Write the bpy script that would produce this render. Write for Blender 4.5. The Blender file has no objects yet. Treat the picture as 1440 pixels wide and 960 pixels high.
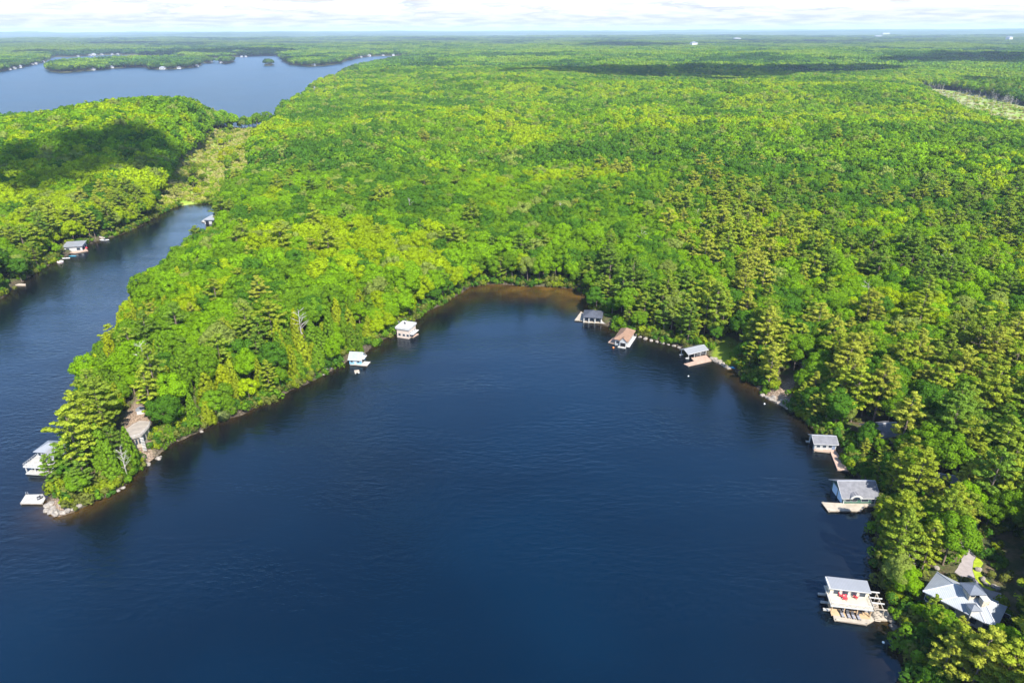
import bpy, bmesh, math, random
import numpy as np
from mathutils import Matrix, Vector

SC = bpy.context.scene
COL = SC.collection
PI = math.pi
rng = np.random.default_rng(7)
random.seed(7)

# ------------------------------------------------------------------ camera model (photo 1440 x 960)
FPX = 960.0
HC = 130.0
PITCH = math.atan((480 - 43) / FPX)
ROLL = 0.0035
U0 = np.array([0, math.sin(PITCH), math.cos(PITCH)])
F0 = np.array([0, math.cos(PITCH), -math.sin(PITCH)])
R0 = np.array([1.0, 0, 0])
UU = U0 * math.cos(ROLL) + R0 * math.sin(ROLL)
RR = R0 * math.cos(ROLL) - U0 * math.sin(ROLL)


def G(px, py, z=0.0):
    """photo pixel -> world x, y on the horizontal plane z"""
    d = F0 * FPX + RR * (px - 720) + UU * (480 - py)
    t = (z - HC) / d[2]
    return np.array([d[0] * t, d[1] * t])


def PXY(x, y, z):
    v = np.stack([x, y, z - HC], -1)
    dep = v @ F0
    dep = np.where(dep < 1, 1, dep)
    return 720 + (v @ RR) * FPX / dep, 480 - (v @ UU) * FPX / dep, dep


def poly(pts, z=0.0):
    return np.array([G(a, b, z) for a, b in pts])


# ------------------------------------------------------------------ numpy noise
def _hash(ix, iy, seed):
    h = (ix.astype(np.int64) * 374761393 + iy.astype(np.int64) * 668265263 + seed * 974634777) & 0x7FFFFFFF
    h = ((h ^ (h >> 13)) * 1274126177) & 0x7FFFFFFF
    h = h ^ (h >> 16)
    return (h & 0xFFFF) / 65535.0


def vnoise(x, y, seed=0):
    ix = np.floor(x); iy = np.floor(y)
    fx = x - ix; fy = y - iy
    fx = fx * fx * (3 - 2 * fx); fy = fy * fy * (3 - 2 * fy)
    a = _hash(ix, iy, seed); b = _hash(ix + 1, iy, seed)
    c = _hash(ix, iy + 1, seed); d = _hash(ix + 1, iy + 1, seed)
    return (a * (1 - fx) + b * fx) * (1 - fy) + (c * (1 - fx) + d * fx) * fy


def fbm(x, y, seed=0, octv=3):
    s = 0; a = 0.5; t = 0
    for k in range(octv):
        s = s + a * vnoise(x * 2 ** k + 17.3 * k, y * 2 ** k - 9.1 * k, seed + k)
        t += a; a *= 0.5
    return s / t


def sstep(a, b, x):
    t = np.clip((x - a) / (b - a), 0, 1)
    return t * t * (3 - 2 * t)


SUN_EL = math.radians(47)
SUN_AZ = math.atan2(0.42, -0.91)                 # from +Y, clockwise
SUN_DIR = np.array([math.cos(SUN_EL) * math.sin(SUN_AZ), math.cos(SUN_EL) * math.cos(SUN_AZ), math.sin(SUN_EL)])


# ------------------------------------------------------------------ shorelines
SHORE_EAST = [(1302, 975), (1285, 945), (1272, 915), (1262, 890), (1252, 868), (1248, 840), (1240, 815), (1233, 790), (1236, 745),
              (1230, 720), (1224, 700), (1216, 685), (1203, 665), (1192, 650), (1178, 630), (1162, 616), (1150, 606), (1135, 591),
              (1120, 579), (1100, 568), (1080, 556), (1062, 545), (1046, 530), (1032, 519), (1015, 509), (1000, 501), (985, 496),
              (960, 488), (935, 481), (905, 474), (888, 469), (866, 463), (850, 456), (840, 446), (833, 430), (826, 414),
              (818, 406), (790, 404), (760, 402), (730, 401), (700, 399), (680, 400), (662, 403), (648, 411), (636, 419),
              (622, 426), (605, 435), (590, 447), (575, 459), (556, 470), (540, 478), (522, 491), (505, 501), (480, 513),
              (455, 525), (430, 538), (405, 549), (385, 561), (362, 573), (340, 584), (315, 591), (285, 603), (262, 613),
              (240, 623), (225, 637), (207, 651), (190, 666), (172, 684), (150, 696), (125, 706), (100, 718), (80, 724),
              (68, 717), (64, 704)]
SHORE_WEST = [(72, 690), (84, 672), (90, 650), (100, 628), (116, 604), (112, 570), (122, 540), (160, 503), (166, 472), (190, 436),
              (243, 394), (281, 350), (299, 328), (308, 314), (314, 299), (312, 288)]
SHORE_CHAN = [(290, 286), (270, 287), (250, 290), (238, 295), (228, 300), (222, 304), (205, 313), (185, 323), (165, 331), (150, 335),
              (130, 341), (110, 351), (95, 359), (75, 369), (55, 379), (35, 394), (15, 409), (0, 421), (-60, 452), (-150, 500), (-320, 560)]
LAKE_A = np.concatenate([np.array([[150.0, -900.0], [118.0, 0.0], [104.0, 60.0]]), poly(SHORE_EAST + SHORE_WEST + SHORE_CHAN),
                         np.array([[-900.0, 120.0], [-1400.0, -900.0]])])
UP_NEAR = [(-400, 178), (-150, 178), (0, 181), (60, 179), (120, 177), (180, 176), (240, 177), (300, 178), (318, 176), (330, 179), (350, 181), (372, 179),
           (388, 176), (394, 166), (402, 158), (416, 149), (432, 139), (440, 131), (443, 125), (452, 121), (468, 117), (478, 112), (481, 106),
           (500, 99), (520, 94), (540, 90), (560, 85.5), (575, 82)]
UP_FAR = [(572, 79.5), (555, 79), (540, 79), (520, 80), (505, 82), (490, 85), (475, 90), (455, 93), (435, 94), (425, 93), (407, 91),
          (399, 86), (392, 80), (380, 79), (340, 80), (320, 81), (300, 82), (270, 81.5), (230, 79.5), (200, 78.5), (165, 77.5), (150, 78), (130, 79),
          (100, 80.5), (75, 80.5), (68, 84), (62, 88), (40, 93), (20, 97.5), (0, 101), (-100, 112), (-400, 120)]
LAKE_B = poly(UP_NEAR + UP_FAR)
ISLES = [poly([(69, 101), (85, 102.5), (100, 102), (130, 99.5), (160, 96.5), (190, 95), (206, 95), (209, 98), (240, 98), (270, 95.5), (281, 92),
               (284, 89), (298, 89.5), (297, 86), (270, 86), (235, 86.5), (200, 87), (150, 88), (100, 90), (75, 93), (66, 97)]),
         poly([(307, 89), (318, 90.2), (329, 88.5), (328, 86), (310, 86)]),
         poly([(372, 92.5), (384, 92.5), (384, 90), (373, 90)])]
MARSH_1 = poly([(218, 304), (228, 280), (240, 262), (256, 240), (286, 222), (300, 204), (316, 185), (380, 183), (366, 208), (358, 225), (362, 248), (352, 270), (318, 290), (270, 289)])
MARSH_2 = poly([(1285, 124), (1340, 128), (1375, 137), (1440, 150), (1510, 168), (1510, 205), (1440, 194), (1395, 186), (1355, 171), (1316, 148)])


def inside(P, X, Y):
    r = np.zeros(X.shape, bool)
    n = len(P)
    for i in range(n):
        x1, y1 = P[i]; x2, y2 = P[(i + 1) % n]
        c = (y1 > Y) != (y2 > Y)
        if y1 != y2:
            r ^= c & (X < (x2 - x1) * (Y - y1) / (y2 - y1) + x1)
    return r


def pdist(P, X, Y):
    d = np.full(X.shape, 1e18)
    n = len(P)
    for i in range(n):
        ax, ay = P[i]; bx, by = P[(i + 1) % n]
        vx, vy = bx - ax, by - ay
        L = vx * vx + vy * vy + 1e-9
        t = np.clip(((X - ax) * vx + (Y - ay) * vy) / L, 0, 1)
        d = np.minimum(d, (X - ax - t * vx) ** 2 + (Y - ay - t * vy) ** 2)
    return np.sqrt(d)


def sd1(P, X, Y):
    d = pdist(P, X, Y)
    return np.where(inside(P, X, Y), -d, d)


def shore(X, Y):
    """signed distance: > 0 on land, < 0 on water; outline roughened"""
    X = np.asarray(X, float); Y = np.asarray(Y, float)
    wig = (fbm(X / 9, Y / 9, 3, 2) - 0.5) * 3.0
    a = sd1(LAKE_A, X, Y)
    b = sd1(LAKE_B, X, Y)
    for I in ISLES:
        b = np.maximum(b, -sd1(I, X, Y))
    wigb = (fbm(X / 60, Y / 60, 5, 2) - 0.5) * 26
    return np.minimum(a + wig, b + wigb)


HOUSE_C = G(1368, 832, 9.0)
HILL_L = G(240, 184, 20)


def height(X, Y, s=None):
    X = np.asarray(X, float); Y = np.asarray(Y, float)
    if s is None:
        s = shore(X, Y)
    R = np.hypot(X, Y)
    m1 = sstep(25, -15, sd1(MARSH_1, X, Y)); m2 = sstep(60, -20, sd1(MARSH_2, X, Y))
    bank = 1.3 * sstep(-0.5, 2.2, s) + 4.2 * (1 - np.exp(-np.maximum(s, 0) / 22))
    inl = sstep(15, 180, s)
    h = bank + inl * (fbm(X / 210, Y / 210, 11, 3) - 0.35) * 16
    h = h + sstep(10, 120, s) * 27 * np.exp(-(((X - HILL_L[0]) / np.where(X > HILL_L[0], 85, 210)) ** 2 + ((Y - HILL_L[1]) / 170) ** 2))
    pen = G(300, 440)
    h = h + sstep(4, 40, s) * 6 * np.exp(-(((X - pen[0]) / 60) ** 2 + ((Y - pen[1]) / 120) ** 2))
    h = h + sstep(480, 900, R) * sstep(3600, 2400, R) * inl * (fbm(X / 330, Y / 260, 77, 2) - 0.42) * 26
    far = sstep(900, 3500, R)
    inb = sstep(60, 900, s)
    h = h + far * inb * (fbm(X / 900, Y / 620, 21, 4) - 0.42) * 46
    vf = sstep(7000, 24000, R)
    h = h + vf * ((fbm(X / 5200, Y / 2600, 31, 4) - 0.2) * 190)
    h = np.maximum(h, 0.9 * sstep(-0.5, 2, s))
    mm = np.clip(m1 + m2, 0, 1)
    h = h * (1 - mm) + (0.5 + 0.25 * fbm(X / 8, Y / 8, 2, 2)) * mm * sstep(-0.3, 1.5, s)
    hd = np.hypot(X - HOUSE_C[0] - 4, Y - HOUSE_C[1] - 3)
    k = sstep(34, 20, hd) * sstep(6, 15, s)
    h = h * (1 - k) + 5.0 * k
    return np.where(s < 0, np.maximum(-0.35 * (-s) ** 0.9, -4.0), h)


def h1(x, y):
    return float(height(np.array([x]), np.array([y]))[0])


_TT = np.geomspace(40, 52000, 2600)


def GT(px, py, dz=0.0):
    """where the photo's pixel first meets the ground (lifted by dz)"""
    d = F0 * FPX + RR * (px - 720) + UU * (480 - py)
    d = d / np.linalg.norm(d)
    x, y, z = _TT * d[0], _TT * d[1], HC + _TT * d[2]
    g = np.maximum(height(x, y), 0) + dz
    i = int(np.argmax(z < g)) if (z < g).any() else len(_TT) - 1
    i = max(i, 1)
    a, b = z[i - 1] - g[i - 1], z[i] - g[i]
    f = a / (a - b) if a != b else 0
    return x[i - 1] + f * (x[i] - x[i - 1]), y[i - 1] + f * (y[i] - y[i - 1]), z[i - 1] + f * (z[i] - z[i - 1])


# ------------------------------------------------------------------ materials
def lin(c):
    return tuple((v / 12.92 if v <= 0.04045 else ((v + 0.055) / 1.055) ** 2.4) for v in c)


class NT:
    def __init__(self, name):
        self.m = bpy.data.materials.new(name)
        self.m.use_nodes = True
        self.t = self.m.node_tree
        self.t.nodes.clear()
        self.out = self.n('ShaderNodeOutputMaterial')

    def n(self, typ, **kw):
        o = self.t.nodes.new(typ)
        for k, v in kw.items():
            setattr(o, k, v)
        return o

    def l(self, a, b):
        self.t.links.new(a, b)

    def mix(self, fac, a, b, blend='MIX'):
        x = self.n('ShaderNodeMix', data_type='RGBA', blend_type=blend)
        for inp, v in ((x.inputs[0], fac), (x.inputs[6], a), (x.inputs[7], b)):
            if hasattr(v, 'is_linked') or hasattr(v, 'links'):
                self.l(v, inp)
            elif isinstance(v, (int, float)):
                inp.default_value = v
            else:
                inp.default_value = (*v, 1)
        return x.outputs[2]

    def noise(self, scale, detail=3, vec=None, rough=0.55):
        x = self.n('ShaderNodeTexNoise')
        x.inputs['Scale'].default_value = scale
        x.inputs['Detail'].default_value = detail
        x.inputs['Roughness'].default_value = rough
        if vec is not None:
            self.l(vec, x.inputs['Vector'])
        return x.outputs['Fac']

    def ramp(self, fac, lo, hi):
        x = self.n('ShaderNodeMapRange', interpolation_type='SMOOTHSTEP')
        x.inputs[1].default_value = lo; x.inputs[2].default_value = hi
        self.l(fac, x.inputs[0])
        return x.outputs[0]

    def math(self, op, a, b=None):
        x = self.n('ShaderNodeMath', operation=op)
        for i, v in enumerate((a, b)):
            if v is None: continue
            if isinstance(v, (int, float)): x.inputs[i].default_value = v
            else: self.l(v, x.inputs[i])
        return x.outputs[0]

    def attr(self, name, typ='GEOMETRY'):
        x = self.n('ShaderNodeAttribute', attribute_name=name, attribute_type=typ)
        return x

    def pos(self):
        return self.n('ShaderNodeNewGeometry').outputs['Position']

    def obj(self):
        return self.n('ShaderNodeTexCoord').outputs['Object']

    def bsdf(self, col, rough=0.6, spec=0.4, metal=0.0, normal=None):
        b = self.n('ShaderNodeBsdfPrincipled')
        if hasattr(col, 'links') or hasattr(col, 'is_linked'):
            self.l(col, b.inputs['Base Color'])
        else:
            b.inputs['Base Color'].default_value = (*col, 1)
        b.inputs['Roughness'].default_value = rough
        b.inputs['Specular IOR Level'].default_value = spec
        b.inputs['Metallic'].default_value = metal
        if normal is not None:
            self.l(normal, b.inputs['Normal'])
        self.l(b.outputs[0], self.out.inputs[0])
        return b


MATS = {}


def surf(name, c, var=0.25, scale=1.5, rough=0.6, spec=0.35, pattern=None, pscale=1.0, axis=0, metal=0.0):
    """painted / wooden / shingled surface with weathering; pattern: boards, seams, shingles"""
    k = name
    if k in MATS: return MATS[k]
    N = NT(name)
    v = N.obj()
    f = N.ramp(N.noise(scale, 5, v, 0.65), 0.3, 0.72)
    dark = tuple(x * (1 - var) for x in c)
    light = tuple(min(x * (1 + var * 0.6), 0.95) for x in c)
    col = N.mix(f, dark, light)
    nrm = None
    if pattern:
        w = N.n('ShaderNodeTexWave', bands_direction=('X', 'Y', 'Z')[axis])
        w.inputs['Scale'].default_value = pscale
        w.inputs['Distortion'].default_value = 0.0
        N.l(v, w.inputs['Vector'])
        line = N.ramp(w.outputs['Fac'], 0.05, 0.28)
        col = N.mix(line, tuple(x * (0.45 if pattern != 'seams' else 0.72) for x in c), col)
        g = N.noise(14, 2, v)
        col = N.mix(N.math('MULTIPLY', N.ramp(g, 0.35, 0.8), 0.25), col, tuple(x * 0.6 for x in c))
    N.bsdf(col, rough, spec, metal)
    MATS[k] = N.m
    return N.m


def leaf_mat(name, transl=0.3, var=0.35):
    N = NT(name)
    a = N.attr('leafcol', 'INSTANCER')
    g = N.n('ShaderNodeNewGeometry')
    r = g.outputs['Random Per Island']
    f = N.n('ShaderNodeMapRange')
    N.l(r, f.inputs[0]); f.inputs[3].default_value = 1 - var; f.inputs[4].default_value = 1 + var
    col = N.n('ShaderNodeVectorMath', operation='SCALE')
    N.l(a.outputs['Vector'], col.inputs[0]); N.l(f.outputs[0], col.inputs['Scale'])
    d = N.n('ShaderNodeBsdfDiffuse'); t = N.n('ShaderNodeBsdfTranslucent')
    N.l(col.outputs[0], d.inputs[0])
    tc = N.n('ShaderNodeVectorMath', operation='MULTIPLY')
    N.l(col.outputs[0], tc.inputs[0]); tc.inputs[1].default_value = (1.25, 1.15, 0.6)
    N.l(tc.outputs[0], t.inputs[0])
    m = N.n('ShaderNodeMixShader'); m.inputs[0].default_value = transl
    N.l(d.outputs[0], m.inputs[1]); N.l(t.outputs[0], m.inputs[2])
    N.l(m.outputs[0], N.out.inputs[0])
    return N.m


LEAF = leaf_mat('foliage', 0.42, 0.26)
NEEDLE = leaf_mat('needles', 0.42, 0.30)
BARK = surf('bark', (0.17, 0.13, 0.10), 0.4, 3, 0.9, 0.1)
GREYWOOD = surf('bare_wood', (0.36, 0.33, 0.30), 0.3, 3, 0.9, 0.1)
ROCK = surf('granite', (0.15, 0.13, 0.11), 0.45, 1.2, 0.85, 0.2)
ROCKL = surf('pale_granite', (0.21, 0.185, 0.16), 0.4, 1.2, 0.85, 0.2)


# ------------------------------------------------------------------ object helpers
def mesh_obj(name, V, Fc, mat, parent=None, smooth=False):
    me = bpy.data.meshes.new(name)
    me.from_pydata([tuple(v) for v in V], [], [tuple(f) for f in Fc])
    me.update()
    if mat is not None:
        me.materials.append(mat)
    if smooth:
        me.polygons.foreach_set('use_smooth', [True] * len(me.polygons))
    o = bpy.data.objects.new(name, me)
    COL.objects.link(o)
    if parent is not None:
        o.parent = parent
    return o


class MB:
    """collects boxes, prisms and tubes, builds ONE mesh object"""
    def __init__(self):
        self.v = []; self.f = []

    def add(self, V, Fc):
        b = len(self.v)
        self.v += [tuple(map(float, p)) for p in V]
        self.f += [tuple(i + b for i in q) for q in Fc]
        return self

    def box(self, x0, x1, y0, y1, z0, z1):
        V = [(x0, y0, z0), (x1, y0, z0), (x1, y1, z0), (x0, y1, z0), (x0, y0, z1), (x1, y0, z1), (x1, y1, z1), (x0, y1, z1)]
        return self.add(V, [(3, 2, 1, 0), (4, 5, 6, 7), (0, 1, 5, 4), (1, 2, 6, 5), (2, 3, 7, 6), (3, 0, 4, 7)])

    def prism(self, P, z0, z1):
        n = len(P)
        A = sum(P[i][0] * P[(i + 1) % n][1] - P[(i + 1) % n][0] * P[i][1] for i in range(n))
        if A < 0: P = P[::-1]
        V = [(p[0], p[1], z0) for p in P] + [(p[0], p[1], z1) for p in P]
        Fc = [tuple(range(n))[::-1], tuple(range(n, 2 * n))] + [(i, (i + 1) % n, n + (i + 1) % n, n + i) for i in range(n)]
        return self.add(V, Fc)

    def xprism(self, P, x0, x1):
        """cross-section P in (y, z) swept along x"""
        n = len(P)
        A = sum(P[i][0] * P[(i + 1) % n][1] - P[(i + 1) % n][0] * P[i][1] for i in range(n))
        if A < 0: P = P[::-1]
        V = [(x0, p[0], p[1]) for p in P] + [(x1, p[0], p[1]) for p in P]
        return self.add(V, [tuple(range(n))[::-1], tuple(range(n, 2 * n))] + [(i, (i + 1) % n, n + (i + 1) % n, n + i) for i in range(n)])

    def yprism(self, P, y0, y1):
        n = len(P)
        A = sum(P[i][0] * P[(i + 1) % n][1] - P[(i + 1) % n][0] * P[i][1] for i in range(n))
        if A > 0: P = P[::-1]
        V = [(p[0], y0, p[1]) for p in P] + [(p[0], y1, p[1]) for p in P]
        return self.add(V, [tuple(range(n))[::-1], tuple(range(n, 2 * n))] + [(i, (i + 1) % n, n + (i + 1) % n, n + i) for i in range(n)])

    def hip(self, x0, x1, y0, y1, z, rise, t=0.18, run=None):
        w, d = x1 - x0, y1 - y0
        V = [(x0, y0, z), (x1, y0, z), (x1, y1, z), (x0, y1, z), (x0, y0, z + t), (x1, y0, z + t), (x1, y1, z + t), (x0, y1, z + t)]
        if w >= d:
            r = min(run or d / 2, w / 2 - 0.05)
            V += [(x0 + r, (y0 + y1) / 2, z + t + rise), (x1 - r, (y0 + y1) / 2, z + t + rise)]
            top = [(4, 5, 9, 8), (5, 6, 9), (6, 7, 8, 9), (7, 4, 8)]
        else:
            r = min(run or w / 2, d / 2 - 0.05)
            V += [((x0 + x1) / 2, y0 + r, z + t + rise), ((x0 + x1) / 2, y1 - r, z + t + rise)]
            top = [(5, 6, 9, 8), (4, 5, 8), (7, 4, 8, 9), (6, 7, 9)]
        return self.add(V, [(3, 2, 1, 0), (0, 1, 5, 4), (1, 2, 6, 5), (2, 3, 7, 6), (3, 0, 4, 7)] + top)

    def tube(self, a, b, ra, rb=None, n=6):
        rb = ra if rb is None else rb
        a = Vector(a); b = Vector(b); d = (b - a)
        q = d.to_track_quat('Z', 'Y')
        V = []
        for p, r in ((a, ra), (b, rb)):
            for i in range(n):
                V.append(p + q @ Vector((r * math.cos(2 * PI * i / n), r * math.sin(2 * PI * i / n), 0)))
        return self.add(V, [(i, (i + 1) % n, n + (i + 1) % n, n + i) for i in range(n)] + [tuple(range(n))[::-1], tuple(range(n, 2 * n))])

    def blob(self, c, r, seed, rough=0.25, sub=2):
        bm = bmesh.new()
        bmesh.ops.create_icosphere(bm, subdivisions=sub, radius=1.0)
        rs = np.random.default_rng(seed)
        o = rs.uniform(0, 50, 2)
        V = []
        for v in bm.verts:
            p = v.co
            k = 1 + rough * 2 * (fbm(np.array([p.x * 1.3 + o[0] + p.z]), np.array([p.y * 1.3 + o[1] - p.z]), seed, 2)[0] - 0.5)
            V.append((c[0] + p.x * r[0] * k, c[1] + p.y * r[1] * k, c[2] + p.z * r[2] * k))
        Fc = [[v.index for v in f.verts] for f in bm.faces]
        bm.free()
        return self.add(V, Fc)

    def build(self, name, mat, parent=None, smooth=False):
        return mesh_obj(name, self.v, self.f, mat, parent, smooth)


def tag(o, label, cat, group=None, kind=None):
    if label: o['label'] = label
    if cat: o['category'] = cat
    if group: o['group'] = group
    if kind: o['kind'] = kind
    return o


def thing(name, label, cat, loc, yaw=0.0, group=None):
    o = bpy.data.objects.new(name, None)
    o.empty_display_size = 0.5
    COL.objects.link(o)
    o.location = loc; o.rotation_euler = (0, 0, yaw)
    return tag(o, label, cat, group)


def copy_tree(o, parent=None):
    c = o.copy(); COL.objects.link(c)
    if parent is not None: c.parent = parent
    for ch in [k for k in KIDS.get(o.name, [])]:
        copy_tree(ch, c)
    return c


KIDS = {}


def register(o):
    KIDS[o.name] = [x for x in bpy.data.objects if x.parent == o]
    for k in KIDS[o.name]: register(k)


# ------------------------------------------------------------------ ground and water (polar sheets centred below the camera)
def polar(rs, ths):
    Rg, T = np.meshgrid(rs, ths, indexing='ij')
    return Rg * np.sin(T), Rg * np.cos(T)


def grid_faces(nr, nt):
    i = np.arange(nr - 1)[:, None] * nt + np.arange(nt - 1)[None, :]
    i = i.ravel()
    return np.stack([i, i + 1, i + nt + 1, i + nt], 1)[:, ::-1]


def fast_mesh(name, V, Fc, mat, attrs=None, smooth=True):
    me = bpy.data.meshes.new(name)
    n = len(V); m = len(Fc)
    me.vertices.add(n); me.vertices.foreach_set('co', np.ascontiguousarray(V, np.float32).ravel())
    k = Fc.shape[1]
    me.loops.add(m * k); me.loops.foreach_set('vertex_index', np.ascontiguousarray(Fc, np.int32).ravel())
    me.polygons.add(m); me.polygons.foreach_set('loop_start', np.arange(0, m * k, k, dtype=np.int32))
    me.update(calc_edges=True)
    me.polygons.foreach_set('use_smooth', np.full(m, smooth))
    for a, val in (attrs or {}).items():
        if val.ndim == 1:
            at = me.attributes.new(a, 'FLOAT', 'POINT'); at.data.foreach_set('value', val.astype(np.float32))
        else:
            at = me.attributes.new(a, 'FLOAT_VECTOR', 'POINT'); at.data.foreach_set('vector', val.astype(np.float32).ravel())
    if mat is not None: me.materials.append(mat)
    o = bpy.data.objects.new(name, me)
    COL.objects.link(o)
    return o


CLEAR_ROCK = [poly([(1080, 560), (1075, 552), (1090, 545), (1112, 538), (1124, 545), (1118, 560), (1110, 572), (1095, 566)], 1),
              poly([(60, 720), (62, 705), (80, 702), (98, 708), (104, 716), (80, 726)], 0.6),
              poly([(170, 640), (172, 612), (178, 585), (200, 560), (216, 566), (212, 600), (214, 640)], 3)]
CLEAR_LAWN = [poly([(998, 502), (1003, 490), (1022, 478), (1034, 484), (1036, 506), (1024, 514)], 1.5)]
CLEAR_HOME = [poly([(1340, 800), (1350, 775), (1372, 752), (1400, 745), (1445, 745), (1450, 845), (1412, 862), (1350, 850)], 5)]


def ground_material():
    N = NT('ground')
    p = N.pos()
    n1 = N.noise(0.35, 4, p); n2 = N.noise(2.2, 4, p); n3 = N.noise(0.012, 5, p, 0.7); n4 = N.noise(0.0016, 6, p, 0.7)
    floor = N.mix(N.ramp(n1, 0.35, 0.65), (0.055, 0.042, 0.026), (0.05, 0.075, 0.018))
    floor = N.mix(N.math('MULTIPLY', N.ramp(n2, 0.45, 0.7), 0.5), floor, (0.15, 0.10, 0.065))
    canopy = N.mix(N.ramp(n3, 0.3, 0.7), (0.020, 0.046, 0.016), (0.048, 0.085, 0.022))
    canopy = N.mix(N.math('MULTIPLY', N.ramp(n4, 0.42, 0.62), 0.6), canopy, (0.075, 0.11, 0.03))
    shore_c = N.mix(N.ramp(n2, 0.45, 0.75), (0.040, 0.032, 0.022), (0.15, 0.12, 0.09))
    rock_c = N.mix(N.ramp(n2, 0.35, 0.7), (0.09, 0.065, 0.045), (0.29, 0.215, 0.16))
    lawn_c = N.mix(N.ramp(n2, 0.3, 0.7), (0.08, 0.13, 0.014), (0.16, 0.19, 0.02))
    marsh_c = N.mix(N.ramp(N.noise(0.05, 4, p), 0.35, 0.62), (0.16, 0.25, 0.025), (0.27, 0.31, 0.07))
    marsh_b = N.mix(N.ramp(N.noise(0.02, 4, p), 0.40, 0.60), (0.15, 0.23, 0.03), (0.24, 0.245, 0.12))
    home_c = N.mix(N.ramp(n1, 0.4, 0.66), (0.04, 0.05, 0.018), (0.11, 0.085, 0.05))
    c = N.mix(N.attr('far').outputs['Fac'], floor, canopy)
    c = N.mix(N.attr('bank').outputs['Fac'], c, shore_c)
    c = N.mix(N.attr('home').outputs['Fac'], c, home_c)
    c = N.mix(N.attr('rock').outputs['Fac'], c, rock_c)
    c = N.mix(N.attr('lawn').outputs['Fac'], c, lawn_c)
    c = N.mix(N.attr('marsh').outputs['Fac'], c, marsh_c)
    c = N.mix(N.attr('bog').outputs['Fac'], c, marsh_b)
    bmp = N.n('ShaderNodeBump'); bmp.inputs['Strength'].default_value = 0.6; bmp.inputs['Distance'].default_value = 0.4
    N.l(n2, bmp.inputs['Height'])
    N.bsdf(c, 0.95, 0.05, normal=bmp.outputs[0])
    return N.m


def water_material():
    N = NT('lake_water')
    p = N.pos()
    deep = N.mix(N.ramp(N.noise(0.006, 3, p), 0.35, 0.65), (0.0001, 0.0026, 0.0066), (0.0001, 0.0072, 0.0180))
    sh = N.attr('shallow').outputs['Fac']
    brown = N.mix(N.ramp(N.noise(0.12, 3, p), 0.3, 0.7), (0.045, 0.025, 0.006), (0.105, 0.058, 0.010))
    c = N.mix(N.attr('tree_reflection').outputs['Fac'], deep, (0.0022, 0.0034, 0.0050))  # dark tree reflections along the banks, put into the base colour
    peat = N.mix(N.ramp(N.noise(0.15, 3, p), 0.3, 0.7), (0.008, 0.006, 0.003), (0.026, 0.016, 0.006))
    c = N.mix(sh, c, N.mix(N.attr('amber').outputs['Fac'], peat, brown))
    mp = N.n('ShaderNodeMapping'); mp.inputs['Scale'].default_value = (0.55, 1.0, 1.0); mp.inputs['Rotation'].default_value = (0, 0, 0.25)
    N.l(p, mp.inputs['Vector'])
    a = N.noise(0.55, 3, mp.outputs[0], 0.6)
    b = N.noise(0.045, 3, mp.outputs[0])
    hsum = N.math('ADD', a, N.math('MULTIPLY', b, 0.8))
    bmp = N.n('ShaderNodeBump'); bmp.inputs['Strength'].default_value = 0.45; bmp.inputs['Distance'].default_value = 0.5
    N.l(hsum, bmp.inputs['Height'])
    ms = N.n('ShaderNodeMapping'); ms.inputs['Scale'].default_value = (0.012, 0.04, 1.0); ms.inputs['Rotation'].default_value = (0, 0, -0.35)
    N.l(p, ms.inputs['Vector'])
    N.l(N.math('ADD', N.math('MULTIPLY', N.ramp(N.noise(1.0, 4, ms.outputs[0]), 0.36, 0.64), 0.42), N.math('ADD', N.math('MULTIPLY', N.attr('wind').outputs['Fac'], 0.5), 0.16)), bmp.inputs['Strength'])
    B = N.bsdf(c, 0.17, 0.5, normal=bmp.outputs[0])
    N.l(N.math('ADD', N.math('MULTIPLY', N.attr('wind').outputs['Fac'], 0.24), 0.15), B.inputs['Roughness'])
    B.inputs['IOR'].default_value = 1.5
    B.inputs['Specular Tint'].default_value = (0.01, 0.55, 1.0, 1)
    return N.m


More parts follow.
